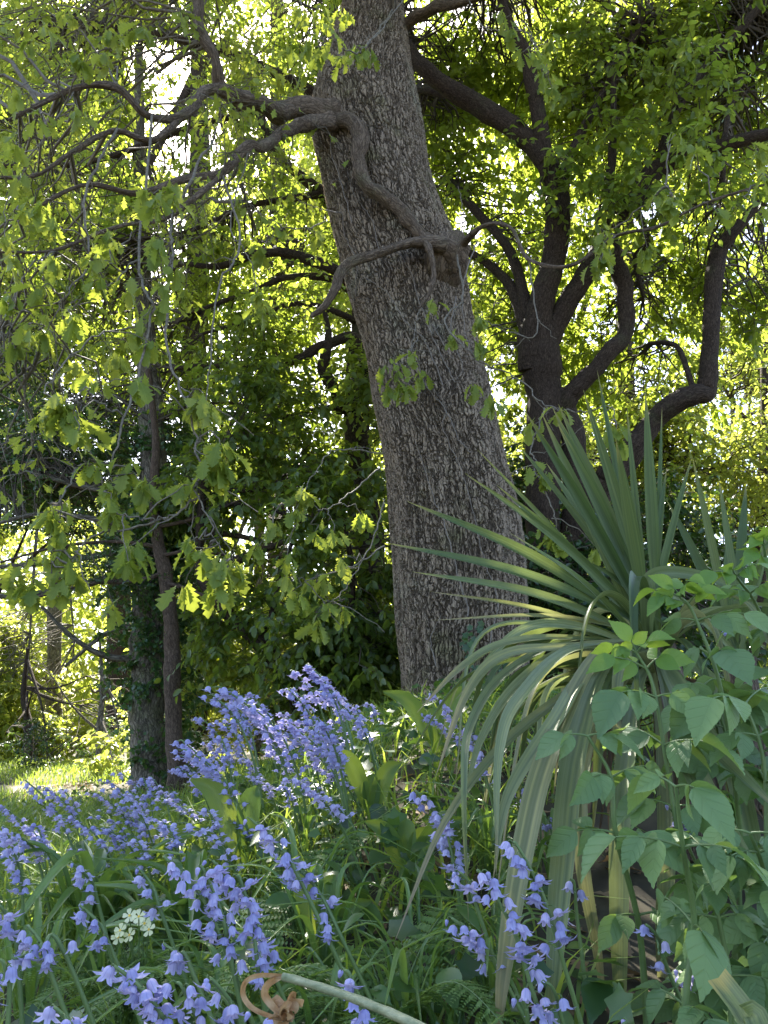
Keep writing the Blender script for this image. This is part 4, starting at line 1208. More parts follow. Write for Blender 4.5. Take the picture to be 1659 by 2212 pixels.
# ================================================================== 8. the sword-leaved plants
def cordyline():
    r = np.random.default_rng(200)
    C = at(1418, 1395, 2.0)
    base = np.array((C[0] + .05, C[1] + .05, 0)); base[2] = ground_h(base[0], base[1])
    root = thing('sword_leaved_plant', base, 'large cabbage palm clump with stiff upright grey-green sword leaves and drooping old leaves', 'plant')
    mb = MB()
    P = spline(np.array([base, (base + C) / 2 + np.array((.02, .02, 0)), C]), 10)
    tube(mb, P, np.linspace(.055, .05, len(P)), 14, wob=.08, r_=r)
    mb.build('trunk', M['limbbark'], root)

    def leaf(tip, w, mid=None, bend=.0, m='sword', bse=None, rn=None, tw=0.0, upv=(0, -.6, .8)):
        b = C + r.normal(size=3) * np.array((.014, .014, .02)) if bse is None else np.asarray(bse, float)
        tip = np.asarray(tip, float)
        if mid is None:
            A = np.array([b, b * .5 + tip * .5 + np.array((0, 0, bend)), tip])
        else:
            A = np.array([b] + [np.asarray(q, float) for q in mid] + [tip])
        P = spline(A, 26 // (len(A) - 1) + 3)
        mb = MB()
        ribbon(mb, P, sword_width(len(P), w), upv, fold=r.uniform(.2, .45), rnd=r.uniform(0, .8) if rn is None else rn, twist=tw)
        mb.build('leaf', M[m], root)
    up = [((1134, 887, 1.85), .046), ((1170, 892, 1.9), .048), ((1192, 877, 2.0), .05), ((1206, 873, 2.05), .05), ((1203, 912, 1.95), .044), ((1260, 842, 1.95), .046), ((1330, 947, 1.8), .05), ((1354, 880, 2.1), .03),
          ((1394, 842, 1.95), .046), ((1112, 952, 2.1), .028), ((1030, 970, 1.9), .022), ((1004, 1022, 1.75), .04), ((1072, 1047, 1.8), .036), ((877, 1082, 1.8), .048), ((831, 1172, 1.75), .045), ((890, 1235, 1.6), .046),
          ((925, 1277, 1.7), .024), ((930, 1340, 1.7), .02), ((1220, 1195, 1.95), .02), ((1495, 985, 2.0), .03), ((1290, 800, 2.3), .03), ((1440, 1010, 2.2), .03),
          ((1100, 1150, 1.6), .03), ((1180, 1000, 2.2), .04), ((1430, 880, 2.3), .022)]
    for i, ((x, y, d), wd) in enumerate(up):
        yellow = (i in (16, 17))
        leaf(at(x, y, d), wd * .70, bend=.03 if y > 1000 else .015, upv=(-.3, -.8, .4), m='oldsword' if yellow else 'sword')
    # drooping outer leaves traced from their arcs
    arcs = [([(1300, 1410, 1.75), (1190, 1620, 1.45), (1130, 1850, 1.3), (1090, 2100, 1.25)], (1075, 2260, 1.25), .040, 'oldsword'),
            ([(1310, 1440, 1.75), (1245, 1620, 1.5), (1215, 1880, 1.4), (1198, 2100, 1.35)], (1182, 2330, 1.35), .044, 'sword'),
            ([(1330, 1500, 1.8), (1262, 1640, 1.6), (1258, 1850, 1.5), (1290, 2050, 1.5)], (1312, 2230, 1.5), .030, 'oldsword'),
            ([(1380, 1480, 1.8), (1345, 1700, 1.55), (1338, 1950, 1.5), (1340, 2150, 1.5)], (1345, 2400, 1.5), .038, 'sword'),
            ([(1250, 1400, 1.7), (1130, 1500, 1.5), (1080, 1620, 1.4)], (1072, 1890, 1.35), .026, 'sword'),
            ([(1250, 1380, 1.8), (1100, 1450, 1.6), (1020, 1560, 1.5), (1003, 1700, 1.4)], (1012, 1990, 1.4), .020, 'sword'),
            ([(1230, 1400, 1.7), (1090, 1420, 1.55), (1010, 1500, 1.5)], (940, 1680, 1.45), .026, 'oldsword'),
            ([(1240, 1380, 1.8), (1100, 1390, 1.6), (1000, 1440, 1.5)], (900, 1540, 1.5), .022, 'oldsword'),
            ([(1250, 1360, 1.8), (1120, 1370, 1.7)], (985, 1510, 1.6), .028, 'sword'),
            ([(1240, 1400, 1.75), (1120, 1480, 1.6), (1040, 1600, 1.5)], (1000, 1745, 1.45), .022, 'sword'),
            ([(1280, 1450, 1.7), (1200, 1560, 1.5), (1100, 1720, 1.4)], (1065, 1900, 1.35), .030, 'sword'),
            ([(1300, 1460, 1.8), (1200, 1520, 1.6), (1080, 1620, 1.5), (960, 1780, 1.4)], (850, 2040, 1.3), .022, 'oldsword'),
            ([(1460, 1480, 1.7), (1530, 1600, 1.45)], (1700, 1770, 1.2), .045, 'sword'),
            ([(1480, 1620, 1.6), (1560, 1780, 1.4)], (1700, 1990, 1.25), .044, 'sword'),
            ([(1540, 1480, 1.8), (1595, 1700, 1.6), (1640, 1900, 1.5)], (1690, 2120, 1.5), .042, 'sword'),
            ([(1430, 1600, 1.8), (1440, 1850, 1.6), (1430, 2050, 1.6)], (1440, 2330, 1.6), .034, 'oldsword'),
            ([(1400, 1330, 1.9), (1415, 1250, 1.85), (1520, 1250, 1.8)], (1620, 1290, 1.75), .040, 'sword'),
            ([(1500, 1340, 1.9), (1580, 1330, 1.85)], (1700, 1420, 1.8), .035, 'sword')]
    for mid, tip, wd, m in arcs:
        leaf(at(*tip), wd, mid=[at(*q) for q in mid], m='palesword' if m == 'sword' else m, upv=(-.3, -.9, .4))
    # the rest of the skirt: worn leaves arching out and down all round
    for k in range(26):
        az = r.uniform(math.radians(95), math.radians(300))
        o = np.array((math.cos(az), math.sin(az) * .8, 0))
        Ln = r.uniform(.42, .72)
        b = C + np.array((0, 0, -r.uniform(.02, .12)))
        lift = r.uniform(-.02, .16)
        p1 = b + o * Ln * .35 + np.array((0, 0, lift))
        p2 = b + o * Ln * .72 + np.array((0, 0, lift - r.uniform(.02, .12)))
        p3 = b + o * Ln * r.uniform(.8, 1.0) + np.array((0, 0, lift - r.uniform(.2, .55)))
        leaf(p3, r.uniform(.018, .036), mid=[p1, p2], m=('oldsword', 'sword', 'palesword')[int(r.integers(0, 3))], bse=b, tw=r.uniform(-1.2, 1.2), upv=(0, 0, 1))
    # dead brown leaves hanging round the stem
    for k in range(22):
        az = r.uniform(math.radians(120), math.radians(400))
        o = np.array((math.cos(az), math.sin(az), 0))
        b = C + np.array((0, 0, -r.uniform(.06, .2))) + o * .03
        e = b + o * r.uniform(.08, .3) + np.array((0, 0, -r.uniform(.3, .6)))
        leaf(e, r.uniform(.014, .028), mid=[b + o * r.uniform(.08, .16) + np.array((0, 0, -.08))], m='deadsword', bse=b, tw=r.uniform(-1.5, 1.5), upv=(0, 0, 1))
    # second head at the right
    C2 = at(1600, 1420, 2.3)
    b2 = np.array((C2[0], C2[1], ground_h(C2[0], C2[1])))
    root2 = thing('sword_leaved_plant', b2, 'second smaller head of sword leaves partly out of view behind the leafy shoots', 'plant')
    mb = MB()
    tube(mb, spline(np.array([b2, C2]), 12), np.linspace(.05, .045, 13), 12, wob=.08, r_=r)
    mb.build('trunk', M['limbbark'], root2)
    tips2 = [(1495, 985, 2.2), (1552, 1030, 2.3), (1612, 1040, 2.4), (1690, 1060, 2.2), (1440, 1080, 2.3), (1720, 1150, 2.1), (1660, 1180, 2.1), (1400, 1250, 2.1), (1575, 1130, 2.5)]
    for x, y, d in tips2:
        tip = at(x, y, d)
        b = C2 + r.normal(size=3) * .015
        P = spline(np.array([b, b * .5 + tip * .5 + np.array((0, 0, .02)), tip]), 16)
        mb = MB(); ribbon(mb, P, sword_width(len(P), r.uniform(.024, .036)), (-.2, -.8, .4), fold=.15, rnd=r.uniform(0, 1))
        mb.build('leaf', M['sword'], root2)


cordyline()


# ================================================================== 9. leafy elder shoots at the right
def elder_leaf(r, b, d, n_, size, nleaf=5, young=False, root=None):
    """pinnate leaf: petiole + rachis with paired leaflets and one terminal"""
    mb = MB()
    d = nrm(d); n_ = nrm(n_ - d * np.dot(n_, d)); sd = np.cross(d, n_)
    L_ = size * (1.3 if nleaf == 5 else .7)
    t = np.linspace(0, 1, 9)[:, None]
    P = b + d * t * L_ - np.array((0, 0, .22)) * t ** 2 * L_
    tube(mb, P, np.linspace(.0022, .0012, 9), 5, mat=1)
    pos = [(8, 0)] + [(q, s_) for q in ((5, 3) if nleaf == 5 else (6,)) for s_ in (-1, 1)]
    P0, D0, N0, S0 = [], [], [], []
    for q, s_ in pos:
        tg = nrm(P[min(q + 1, 8)] - P[q - 1])
        dd = tg if s_ == 0 else nrm(tg * .55 + sd * s_ * .85)
        dd = nrm(dd + np.array((0, 0, -r.uniform(.2, .75))) + r.normal(size=3) * .1)
        P0.append(P[q]); D0.append(dd); N0.append(n_ + r.normal(size=3) * .25)
        S0.append(size * (1.15 if s_ == 0 else .85) * r.uniform(.85, 1.1))
    for q in range(len(P0)):
        leaves(mb, (T_SERR, T_SERR_B, T_SERR_C)[int(r.integers(0, 3))], np.array(P0[q:q + 1]), np.array(D0[q:q + 1]), np.array(N0[q:q + 1]), np.array(S0[q:q + 1]),
               r.uniform(0, 1, 1), 0, wmul=r.uniform(.9, 1.3))
    mb.build('leaf', [M['eldernew' if young else 'elder'], M['stem']], root)


def elder(pathpx, nodes, label, seed, size=.075, young_top=True):
    nodes += 1
    r = np.random.default_rng(seed)
    A = np.array([at(*p) for p in pathpx])
    g = A[0].copy(); g[2] = ground_h(g[0], g[1])
    root = thing('elder_shoot', g, label, 'plant', None)
    P = spline(np.vstack([g[None], A]), 10)
    mb = MB(); tube(mb, P, np.linspace(.006, .0026, len(P)), 8)
    mb.build('stem', M['stem'], root)
    n = len(P)
    for k in range(nodes):
        f = .28 + .72 * k / max(1, nodes - 1)
        q = int(f * (n - 1))
        az = r.uniform(0, 3.14)
        tg = nrm(P[min(q + 1, n - 1)] - P[max(0, q - 1)])
        for s_ in (0, 1):
            a = az + s_ * math.pi + r.uniform(-.3, .3)
            o = np.array((math.cos(a), math.sin(a) * .8 - .25, 0))
            last = k >= nodes - 2 and young_top
            sz = size * (r.uniform(.5, .72) if last else r.uniform(.75, 1.12))
            elder_leaf(r, P[q], o + tg * (.9 if last else .35), np.array((0, -.55, 1)) + r.normal(size=3) * .2, sz, 3 if r.random() < .5 else 5, young=last, root=root)
    if young_top:
        elder_leaf(r, P[-1], nrm(P[-1] - P[-3]) + np.array((0, -.2, .3)), np.array((0, -1, .3)), size * .55, 3, True, root)


elder([(1520, 2150, 1.45), (1480, 1900, 1.4), (1440, 1650, 1.4), (1410, 1480, 1.4), (1375, 1410, 1.4)], 6, 'leafy elder shoot whose pale tip rises over the base of the palm leaves', 301)
elder([(1640, 2150, 1.5), (1600, 1800, 1.5), (1560, 1500, 1.45), (1500, 1330, 1.45), (1470, 1290, 1.45)], 7, 'tall leafy elder shoot topped with a bright yellow-green tuft', 302)
elder([(1760, 1900, 1.6), (1700, 1500, 1.6), (1640, 1320, 1.55), (1590, 1245, 1.5)], 5, 'elder shoot with broad toothed leaves reaching highest at the edge', 303)
elder([(1480, 2200, 1.15), (1500, 2000, 1.15), (1475, 1830, 1.12), (1460, 1700, 1.1)], 3, 'elder shoot carrying the largest leaf against the dark hollow', 304, size=.066, young_top=False)
elder([(1560, 2350, 1.25), (1580, 2150, 1.25), (1545, 1950, 1.25), (1530, 1850, 1.25)], 5, 'low elder shoot with rounded leaves beside the cut stem', 305, size=.06, young_top=False)
elder([(1380, 2000, 1.4), (1330, 1800, 1.35), (1320, 1680, 1.35), (1270, 1590, 1.35)], 3, 'small elder shoot drooping among the hanging sword leaves', 306, size=.07, young_top=False)
elder([(1700, 2200, 1.35), (1660, 1900, 1.35), (1650, 1650, 1.35), (1610, 1520, 1.35)], 5, 'elder shoot with blue-green leaves crowding behind the diagonal sword leaf', 307, size=.08, young_top=False)


elder([(1620, 2300, 1.6), (1600, 2000, 1.6), (1590, 1700, 1.6), (1560, 1560, 1.6), (1520, 1480, 1.58)], 7, 'elder shoot with overlapping rounded leaves between the two tallest shoots', 308, size=.08, young_top=False)
elder([(1700, 2250, 1.25), (1690, 2050, 1.25), (1650, 1880, 1.22), (1620, 1800, 1.2)], 5, 'elder shoot filling the lower edge beyond the cut stem', 309, size=.06, young_top=False)
elder([(1740, 1700, 1.7), (1690, 1420, 1.7), (1660, 1250, 1.68), (1650, 1180, 1.65)], 5, 'tallest elder shoot almost out of view behind the others', 310, size=.08)
elder([(1500, 2300, 1.5), (1520, 2150, 1.45), (1560, 2040, 1.42), (1600, 1960, 1.4)], 4, 'short elder shoot leaning to the edge above the cut stem', 311, size=.07, young_top=False)


# ================================================================== 10. bluebells
def bell_mesh(kind):
    nth, rows = 24, 9
    th = np.linspace(0, 2 * np.pi, nth, endpoint=False)
    lobe = (.5 + .5 * np.cos(6 * th))
    Lh, R0, fl = {'bell': (.0175, .0052, 1.0), 'wide': (.0155, .0058, 1.7), 'star': (.0115, .0056, 2.7), 'bud': (.014, .0042, 0.0)}[kind]
    V, TC = [], []
    for i in range(rows):
        t = i / (rows - 1)
        te = np.minimum(t, .62 + .38 * lobe ** .8)
        rr = R0 * (.35 + .65 * np.sqrt(np.clip(te / .25, 0, 1))) * (1 + .28 * te)
        cu = np.clip((te - .62) / .38, 0, 1)
        if kind == 'bud':
            rr = R0 * np.sqrt(np.clip(te / .2, 0, 1)) * np.sqrt(np.clip(1.02 - te, 0.01, 1)) * 1.1
            z = -Lh * te
        else:
            rr = rr + fl * R0 * 1.0 * cu ** 1.3
            z = -Lh * (te - .16 * fl * cu ** 2.2)
        V.append(np.stack([rr * np.cos(th), rr * np.sin(th), z], -1))
        TC.append(np.stack([lobe, te, 0 * th], -1))
    V = np.array(V).reshape(-1, 3)
    i, j = np.meshgrid(np.arange(rows - 1), np.arange(nth), indexing='ij')
    j2 = (j + 1) % nth
    F = np.stack([i * nth + j, i * nth + j2, (i + 1) * nth + j2, (i + 1) * nth + j], -1).reshape(-1, 4)
    return V, F, np.array(TC).reshape(-1, 3)


def data_mesh(name, mb, mats):
    o = mb.build(name, mats)
    me = o.data
    bpy.data.objects.remove(o)
    return me


BELL = {}
for k in ('bell', 'wide', 'star', 'bud'):
    v, f, tc = bell_mesh(k)
    mb = MB(); mb.add(v * .98, f, tc)
    BELL[k] = data_mesh('flower', mb, M['bell'])
# coarser one for heads too far off to show it
_v, _f, _tc = bell_mesh('wide')


def spike_layout(P, r, n, facing, out=.012):
    """positions and axes of n bells along P (top first)"""
    res = []
    sl = np.concatenate([[0], np.cumsum(np.linalg.norm(np.diff(P, axis=0), axis=1))])
    P = np.stack([np.interp(np.linspace(0, sl[-1], 60), sl, P[:, k]) for k in range(3)], -1)
    m = len(P)
    for k in range(n):
        f = (k + r.uniform(-.25, .25)) / max(1, n - 1)
        f = min(max(f, 0), 1)
        x = f * (m - 1); i = min(int(x), m - 2)
        p = P[i] * (1 - (x - i)) + P[i + 1] * (x - i)
        az = facing + r.normal() * 1.0 + (k % 2) * 1.6 - .8
        o = np.array((math.cos(az), math.sin(az), 0))
        ln = out * r.uniform(.7, 1.5) * (.6 + .5 * f)
        q = p + o * ln + np.array((0, 0, ln * r.uniform(-.3, .35)))
        ax = nrm(o * r.uniform(.1, .75) + np.array((0, 0, -1)))     # the way the mouth points
        res.append((p, q, ax, f))
    return res


def bluebell(top, low, label, r, n=None, group=None, facing=None, depth_j=.03):
    """top, low: world ends of the flowering part; stem runs on to the ground"""
    top = np.asarray(top, float); low = np.asarray(low, float)
    dv = low - top
    L_ = np.linalg.norm(dv)
    # carry on towards the ground, straightening up
    gz = ground_h(low[0], low[1])
    drop = max(.08, low[2] - gz)
    sl = dv[0] / max(.03, -dv[2])
    base = np.array((low[0] + np.clip(sl, -.5, .9) * drop * .45, low[1] + r.uniform(-.02, .06), 0))
    base[2] = ground_h(base[0], base[1])
    mid = low * .45 + base * .55 + np.array((np.clip(sl, -.4, .4) * .03, 0, 0))
    hook = top + np.array((-.006 if sl > 0 else .006, 0, .004))
    P = spline(np.array([hook, top, top * .5 + low * .5 + np.array((.1 * L_ * np.clip(sl, -.6, .6), 0, .04 * L_)), low, mid, base]), 7)
    root = thing('bluebell', base, label, 'flower', group)
    n = n or int(np.clip(L_ / .0085, 5, 22))
    fp = P[:22]
    facing = -1.57 + r.uniform(-.6, .6) if facing is None else facing
    lay = spike_layout(fp, r, n, facing)
    mb = MB()
    tube(mb, P, np.linspace(.0016, .0040, len(P)), 7, rnd=r.uniform(0, 1))
    for p, q, ax, f in lay:
        c = spline(np.array([p, p * .4 + q * .6 + np.array((0, 0, .003)), q]), 3)
        tube(mb, c, np.full(len(c), .0008), 4, rnd=.3, cap=False)
    mb.build('stem', M['stem'], root)
    for p, q, ax, f in lay:
        kind = 'bud' if (f < .06 and r.random() < .7) else ('star' if r.random() < .28 * f + .05 else 'wide' if r.random() < .45 else 'bell')
        o = bpy.data.objects.new('flower', BELL[kind])
        COL.objects.link(o)
        o.parent = root
        o.rotation_mode = 'QUATERNION'
        o.rotation_quaternion = Vector(tuple(-ax)).to_track_quat('Z', 'X') @ Quaternion((0, 0, 1), r.uniform(0, 6.28))
        o.location = Vector(tuple(q)) - root.location
        s_ = r.uniform(.88, 1.12) * (.8 if kind == 'bud' else 1)
        o.scale = (s_ * r.uniform(.93, 1.07), s_ * r.uniform(.93, 1.07), s_)
    return root


r_b = np.random.default_rng(400)
# (top px, py), (lowest bell px, py), depth, label
NEAR = [
    ((548, 1775), (655, 1915), .98, 'bluebell spike arching down above the two tall dock leaves, bells dense at its tip'),
    ((618, 1850), (735, 2020), 1.0, 'bluebell spike with wide star-mouthed bells trailing right of the dock leaves'),
    ((362, 1858), (470, 2010), .86, 'heavy bluebell spike leaning over the strap leaves left of the primroses'),
    ((468, 1868), (575, 2060), .92, 'long thick bluebell spike in the middle of the flower drift, bells on both sides'),
    ((440, 1880), (500, 2075), .88, 'bluebell spike packed with open bells crossing behind the longest spike'),
    ((520, 1900), (560, 2110), .9, 'bluebell spike descending steeply towards the brown withered stalk'),
    ((160, 1868), (205, 1925), 1.15, 'short bluebell spike above the dark strap-leaf clump'),
    ((180, 1962), (232, 2030), 1.0, 'small bluebell spike rising out of the strap-leaf clump'),
    ((70, 2010), (100, 2075), .9, 'bluebell spike standing left of the fern fronds'),
    ((35, 2070), (130, 2040), .88, 'nodding bluebell spike lying low over the ferns with crowded bells'),
    ((258, 2095), (345, 2190), .76, 'drooping bluebell spike in front of the ferns with large pale bells'),
    ((300, 2130), (370, 2250), .76, 'bluebell spike hanging low next to the large pale one before the ferns'),
    ((362, 2045), (410, 2085), .9, 'small bluebell spike beside the fern tips'),
    ((392, 2130), (440, 2260), .78, 'bluebell spike with spreading bells in front of the curled fern'),
    ((462, 2120), (520, 2220), .78, 'bluebell spike with violet bells touching the withered stalk'),
    ((128, 2185), (180, 2270), .7, 'tight cluster of bells cut off low beside the grass'),
    ((755, 2105), (800, 2260), .74, 'bluebell spike rising behind the pale withered stalk'),
    ((560, 2190), (590, 2280), .74, 'bluebell spike low under the curl of the withered flower'),
    ((308, 1885), (345, 1960), 1.1, 'thin bluebell spike between the strap-leaf clump and the dock leaves'),
    ((12, 1790), (48, 1920), 1.3, 'bluebell spike above the open grass, its bells in one long chain'),
    ((3, 1960), (35, 2030), .9, 'bluebell spike half out of view above the ferns'),
    ((8, 2080), (20, 2160), .8, 'bluebell spike half out of view below the ferns'),
    ((60, 1690), (140, 1790), 1.7, 'loose bluebell spike standing against the sunny lawn'),
    ((30, 1800), (80, 1850), 1.5, 'bluebell spike with dark violet bells over the long grass'),
    ((905, 1715), (978, 1850), 1.2, 'bluebell spike with crowded bells left of the hanging sword leaves'),
    ((955, 1765), (985, 1905), 1.15, 'bluebell spike trailing small bells beside the thinnest hanging sword leaf'),
    ((935, 1500), (1040, 1665), 1.6, 'bluebell spike in front of the foot of the oak, curving to the right'),
    ((915, 1545), (985, 1600), 1.8, 'pinkish bluebell spike close against the oak foot'),
    ((1010, 1570), (1050, 1680), 1.5, 'bluebell spike partly behind the arching sword leaves by the oak'),
    ((1120, 1700), (1135, 1795), 1.6, 'bluebell spike in shade behind the broad hanging sword leaves'),
    ((1185, 1770), (1192, 1810), 1.5, 'few-belled bluebell spike deep among the hanging sword leaves'),
    ((1040, 1890), (1150, 2140), .84, 'large bluebell spike crossing the palest hanging sword leaf with wide bells'),
    ((1118, 1828), (1205, 2040), .88, 'large bluebell spike hanging beside the widest sword leaf, bells spaced apart'),
    ((985, 1990), (1070, 2080), .95, 'bluebell spike left of the palest hanging sword leaf with star-like bells'),
    ((1000, 1890), (1020, 1930), 1.0, 'short bluebell spike above the star-belled one'),
    ((1240, 1905), (1246, 1975), 1.05, 'pair of bells on a thin stalk right of the widest sword leaf'),
    ((1405, 2005), (1435, 2075), .9, 'small bluebell spike alone against the dark hollow under the leaves'),
    ((1440, 1740), (1475, 1800), 1.25, 'small bluebell spike tucked under the largest elder leaf'),
    ((1530, 1340), (1560, 1375), 1.75, 'few bells showing high among the elder leaves'),
    ((1130, 2160), (1140, 2200), .85, 'two bells near the ground beneath the sword leaves'),
    ((1345, 2215), (1352, 2260), .85, 'bluebell tip just entering view beneath the dark hollow'),
    ((1190, 2130), (1210, 2190), .84, 'lone pair of bells at the foot of the widest sword leaf'),
    ((1480, 2100), (1500, 2125), 1.0, 'pale unopened bluebell buds right of the dark hollow'),
]
for (a, b, d, lab) in NEAR:
    n = None
    if 'pair' in lab or 'two bells' in lab or 'lone' in lab: n = 3
    if 'few' in lab: n = 5
    d *= 1.3
    bluebell(at(a[0], a[1], d), at(b[0], b[1], d * r_b.uniform(.98, 1.04)), lab, r_b, n)

# prototypes for the drifts: stem + one flower head each
PROTO = []
for k in range(9):
    r = np.random.default_rng(500 + k)
    H = .46
    lean = r.uniform(-.17, -.06)
    P = spline(np.array([(lean * 1.5, 0, H + .006), (lean * 1.35, 0, H), (lean * .8, .0, H * .84), (lean * .4, .005, H * .55), (0, 0, 0)]), 7)
    mbs = MB(); tube(mbs, P, np.linspace(.0016, .004, len(P)), 5, rnd=r.uniform(0, 1))
    mbh = MB()
    fp = P[:int(15 + r.integers(0, 6))]
    for p, q, ax, f in spike_layout(fp, r, r.integers(10, 15), -1.57 + r.uniform(-1, 1), out=.013):
        qt = Vector(tuple(-ax)).to_track_quat('Z', 'X') @ Quaternion((0, 0, 1), r.uniform(0, 6.28))
        Rm = np.array(qt.to_matrix())
        mbh.add((_v * 1.12 * r.uniform(.85, 1.15)) @ Rm.T + q, _f, _tc)
        tube(mbs, np.array([p, q]), np.array([.0009, .0008]), 3, rnd=.3, cap=False)
    PROTO.append((data_mesh('stem', mbs, M['stem']), data_mesh('flower_head', mbh, M['bell'])))


def drift(poly, n, d0, d1, label, group, seed, ztop=None):
    """poly: (px0, py0, px1, py1, k) boxes of where the flower tops show"""
    r = np.random.default_rng(seed)
    done = 0
    while done < n:
        bx = poly[r.integers(0, len(poly))]
        px, py = r.uniform(bx[0], bx[2]), r.uniform(bx[1], bx[3])
        d = r.uniform(d0, d1)
        T = at(px, py, d)
        g = float(ground_h(T[0] + .06, T[1]))
        hgt = T[2] - g
        if hgt < .2: hgt = .24
        if hgt > .72: hgt = .72
        s_ = hgt / .46
        me_s, me_h = PROTO[r.integers(0, len(PROTO))]
        base = np.array((T[0] + .15 * s_, T[1], g - .005))
        root = thing('bluebell', base, label, 'flower', group)
        root.rotation_euler = (r.uniform(-.08, .08), r.uniform(-.12, .06), r.uniform(-.7, .7))
        sx = min(1.25, max(.85, s_))
        root.scale = (sx, sx, s_)
        for nm, me in (('stem', me_s), ('flower_head', me_h)):
            o = bpy.data.objects.new(nm, me); COL.objects.link(o); o.parent = root
        done += 1


drift([(430, 1490, 560, 1590), (560, 1455, 680, 1560), (650, 1425, 770, 1530), (440, 1530, 700, 1640), (640, 1480, 780, 1600), (400, 1590, 520, 1660)], 52, 2.0, 3.2,
      'violet bluebell spike in the tall dense drift rising left of the oak foot', 'bluebells in the tall drift by the oak', 601)
drift([(210, 1690, 290, 1790), (270, 1645, 380, 1740), (200, 1780, 270, 1870), (300, 1740, 420, 1800), (390, 1690, 480, 1760)], 26, 1.9, 2.9,
      'violet bluebell spike in the drift spread below the ivy-clad tree', 'bluebells below the ivy-clad tree', 602)
drift([(0, 1770, 90, 1830), (60, 1690, 150, 1800)], 11, 1.8, 3.0,
      'small bluebell spike scattered in the long grass by the lawn', 'bluebells in the long grass', 603)
drift([(480, 1745, 560, 1790), (560, 1650, 760, 1740)], 8, 1.7, 2.5,
      'sparse bluebell spike in the green gap below the tall drift', 'sparse bluebells below the tall drift', 604)


# ================================================================== 11. strap-leaf clumps, docks, ferns, primroses
def strap_clump(px, py, d, n, ln, wd, label, seed, group=None, lean=None, up=1.0):
    r = np.random.default_rng(seed)
    b = ground_at(px, py)
    root = thing('strap_leaf_clump', b, label, 'plant', group)
    for k in range(n):
        az = k / n * 6.28 + r.uniform(-.4, .4)
        o = np.array((math.cos(az), math.sin(az), 0))
        if lean is not None: o = nrm(o + np.array(lean))
        L_ = ln * r.uniform(.65, 1.15)
        sp = r.uniform(.25, .75)
        p0 = b + o * .012 * r.uniform(0, 2)
        p1 = p0 + o * L_ * .22 * sp + np.array((0, 0, L_ * .45 * up))
        p2 = p0 + o * L_ * .62 * sp + np.array((0, 0, L_ * .75 * up))
        p3 = p0 + o * L_ * (.5 + sp) * .95 + np.array((0, 0, L_ * up * r.uniform(.35, .85)))
        P = spline(np.array([p0, p1, p2, p3]), 6)
        mb = MB(); ribbon(mb, P, sword_width(len(P), wd * r.uniform(.7, 1.2), .7, .45), (o[0] * -.2, o[1] * -.2, 1), fold=.3, rnd=r.uniform(0, 1), twist=r.uniform(-.4, .4))
        mb.build('leaf', M['strap'], root)
    return root


strap_clump(185, 2120, 1.3, 22, .31, .032, 'dark glossy strap-leaf clump fanning out left of the primroses', 701, up=1.1)
strap_clump(400, 2130, 1.25, 10, .33, .034, 'strap leaves leaning over the primroses from the right', 702, lean=(-.6, -.2, 0))
_r = np.random.default_rng(710)
for k in range(46):
    px = _r.uniform(-20, 1200); py = _r.uniform(1800, 2420)
    if px < 330 and py < 1950: continue
    strap_clump(px, py, 0, int(_r.integers(7, 13)), _r.uniform(.15, .29), _r.uniform(.008, .015),
                'arching tuft of narrow bluebell leaves among the flowers', 720 + k, 'tufts of bluebell leaves')


def dock(px, py, d, n, ln, label, seed, yaw=0.0):
    r = np.random.default_rng(seed)
    b = ground_at(px, py)
    root = thing('dock_plant', b, label, 'plant')
    for k in range(n):
        az = yaw + (k - (n - 1) / 2) * .7 + r.uniform(-.2, .2)
        o = np.array((math.sin(az), -.15 + .3 * math.cos(az), 0))
        L_ = ln * r.uniform(.8, 1.1)
        P = spline(np.array([b, b + np.array((0, 0, L_ * .45)) + o * .08 * L_, b + np.array((0, 0, L_ * .85)) + o * .35 * L_, b + np.array((0, 0, L_ * .98)) + o * .7 * L_]), 8)
        t = np.linspace(0, 1, len(P))
        wv = np.where(t < .3, .006, .006 + .052 * ln / .3 * np.sin(np.pi * np.clip((t - .3) / .7, 0, 1) ** .8))
        mb = MB(); ribbon(mb, P, np.maximum(wv, .004), (0, -1, .35), fold=.28, rnd=r.uniform(0, 1))
        mb.build('leaf', M['dock'], root)


dock(520, 1985, 0, 2, .30, 'two broad upright dock leaves above the bluebell drift', 731, -.3)
dock(300, 2010, 0, 3, .27, 'broad dock leaves spreading behind the heavy bluebell spikes', 732, .3)
dock(945, 1700, 0, 3, .30, 'bright backlit dock leaves at the foot of the oak', 733, -.1)
dock(800, 1850, 0, 3, .26, 'broad green leaves behind the gap of the flower drift', 734)
dock(690, 2150, 0, 3, .2, 'low broad leaves right of the trailing bluebells', 735, .2)
dock(880, 1980, 0, 4, .22, 'broad leaves in the shade left of the hanging sword leaves', 736, .2)


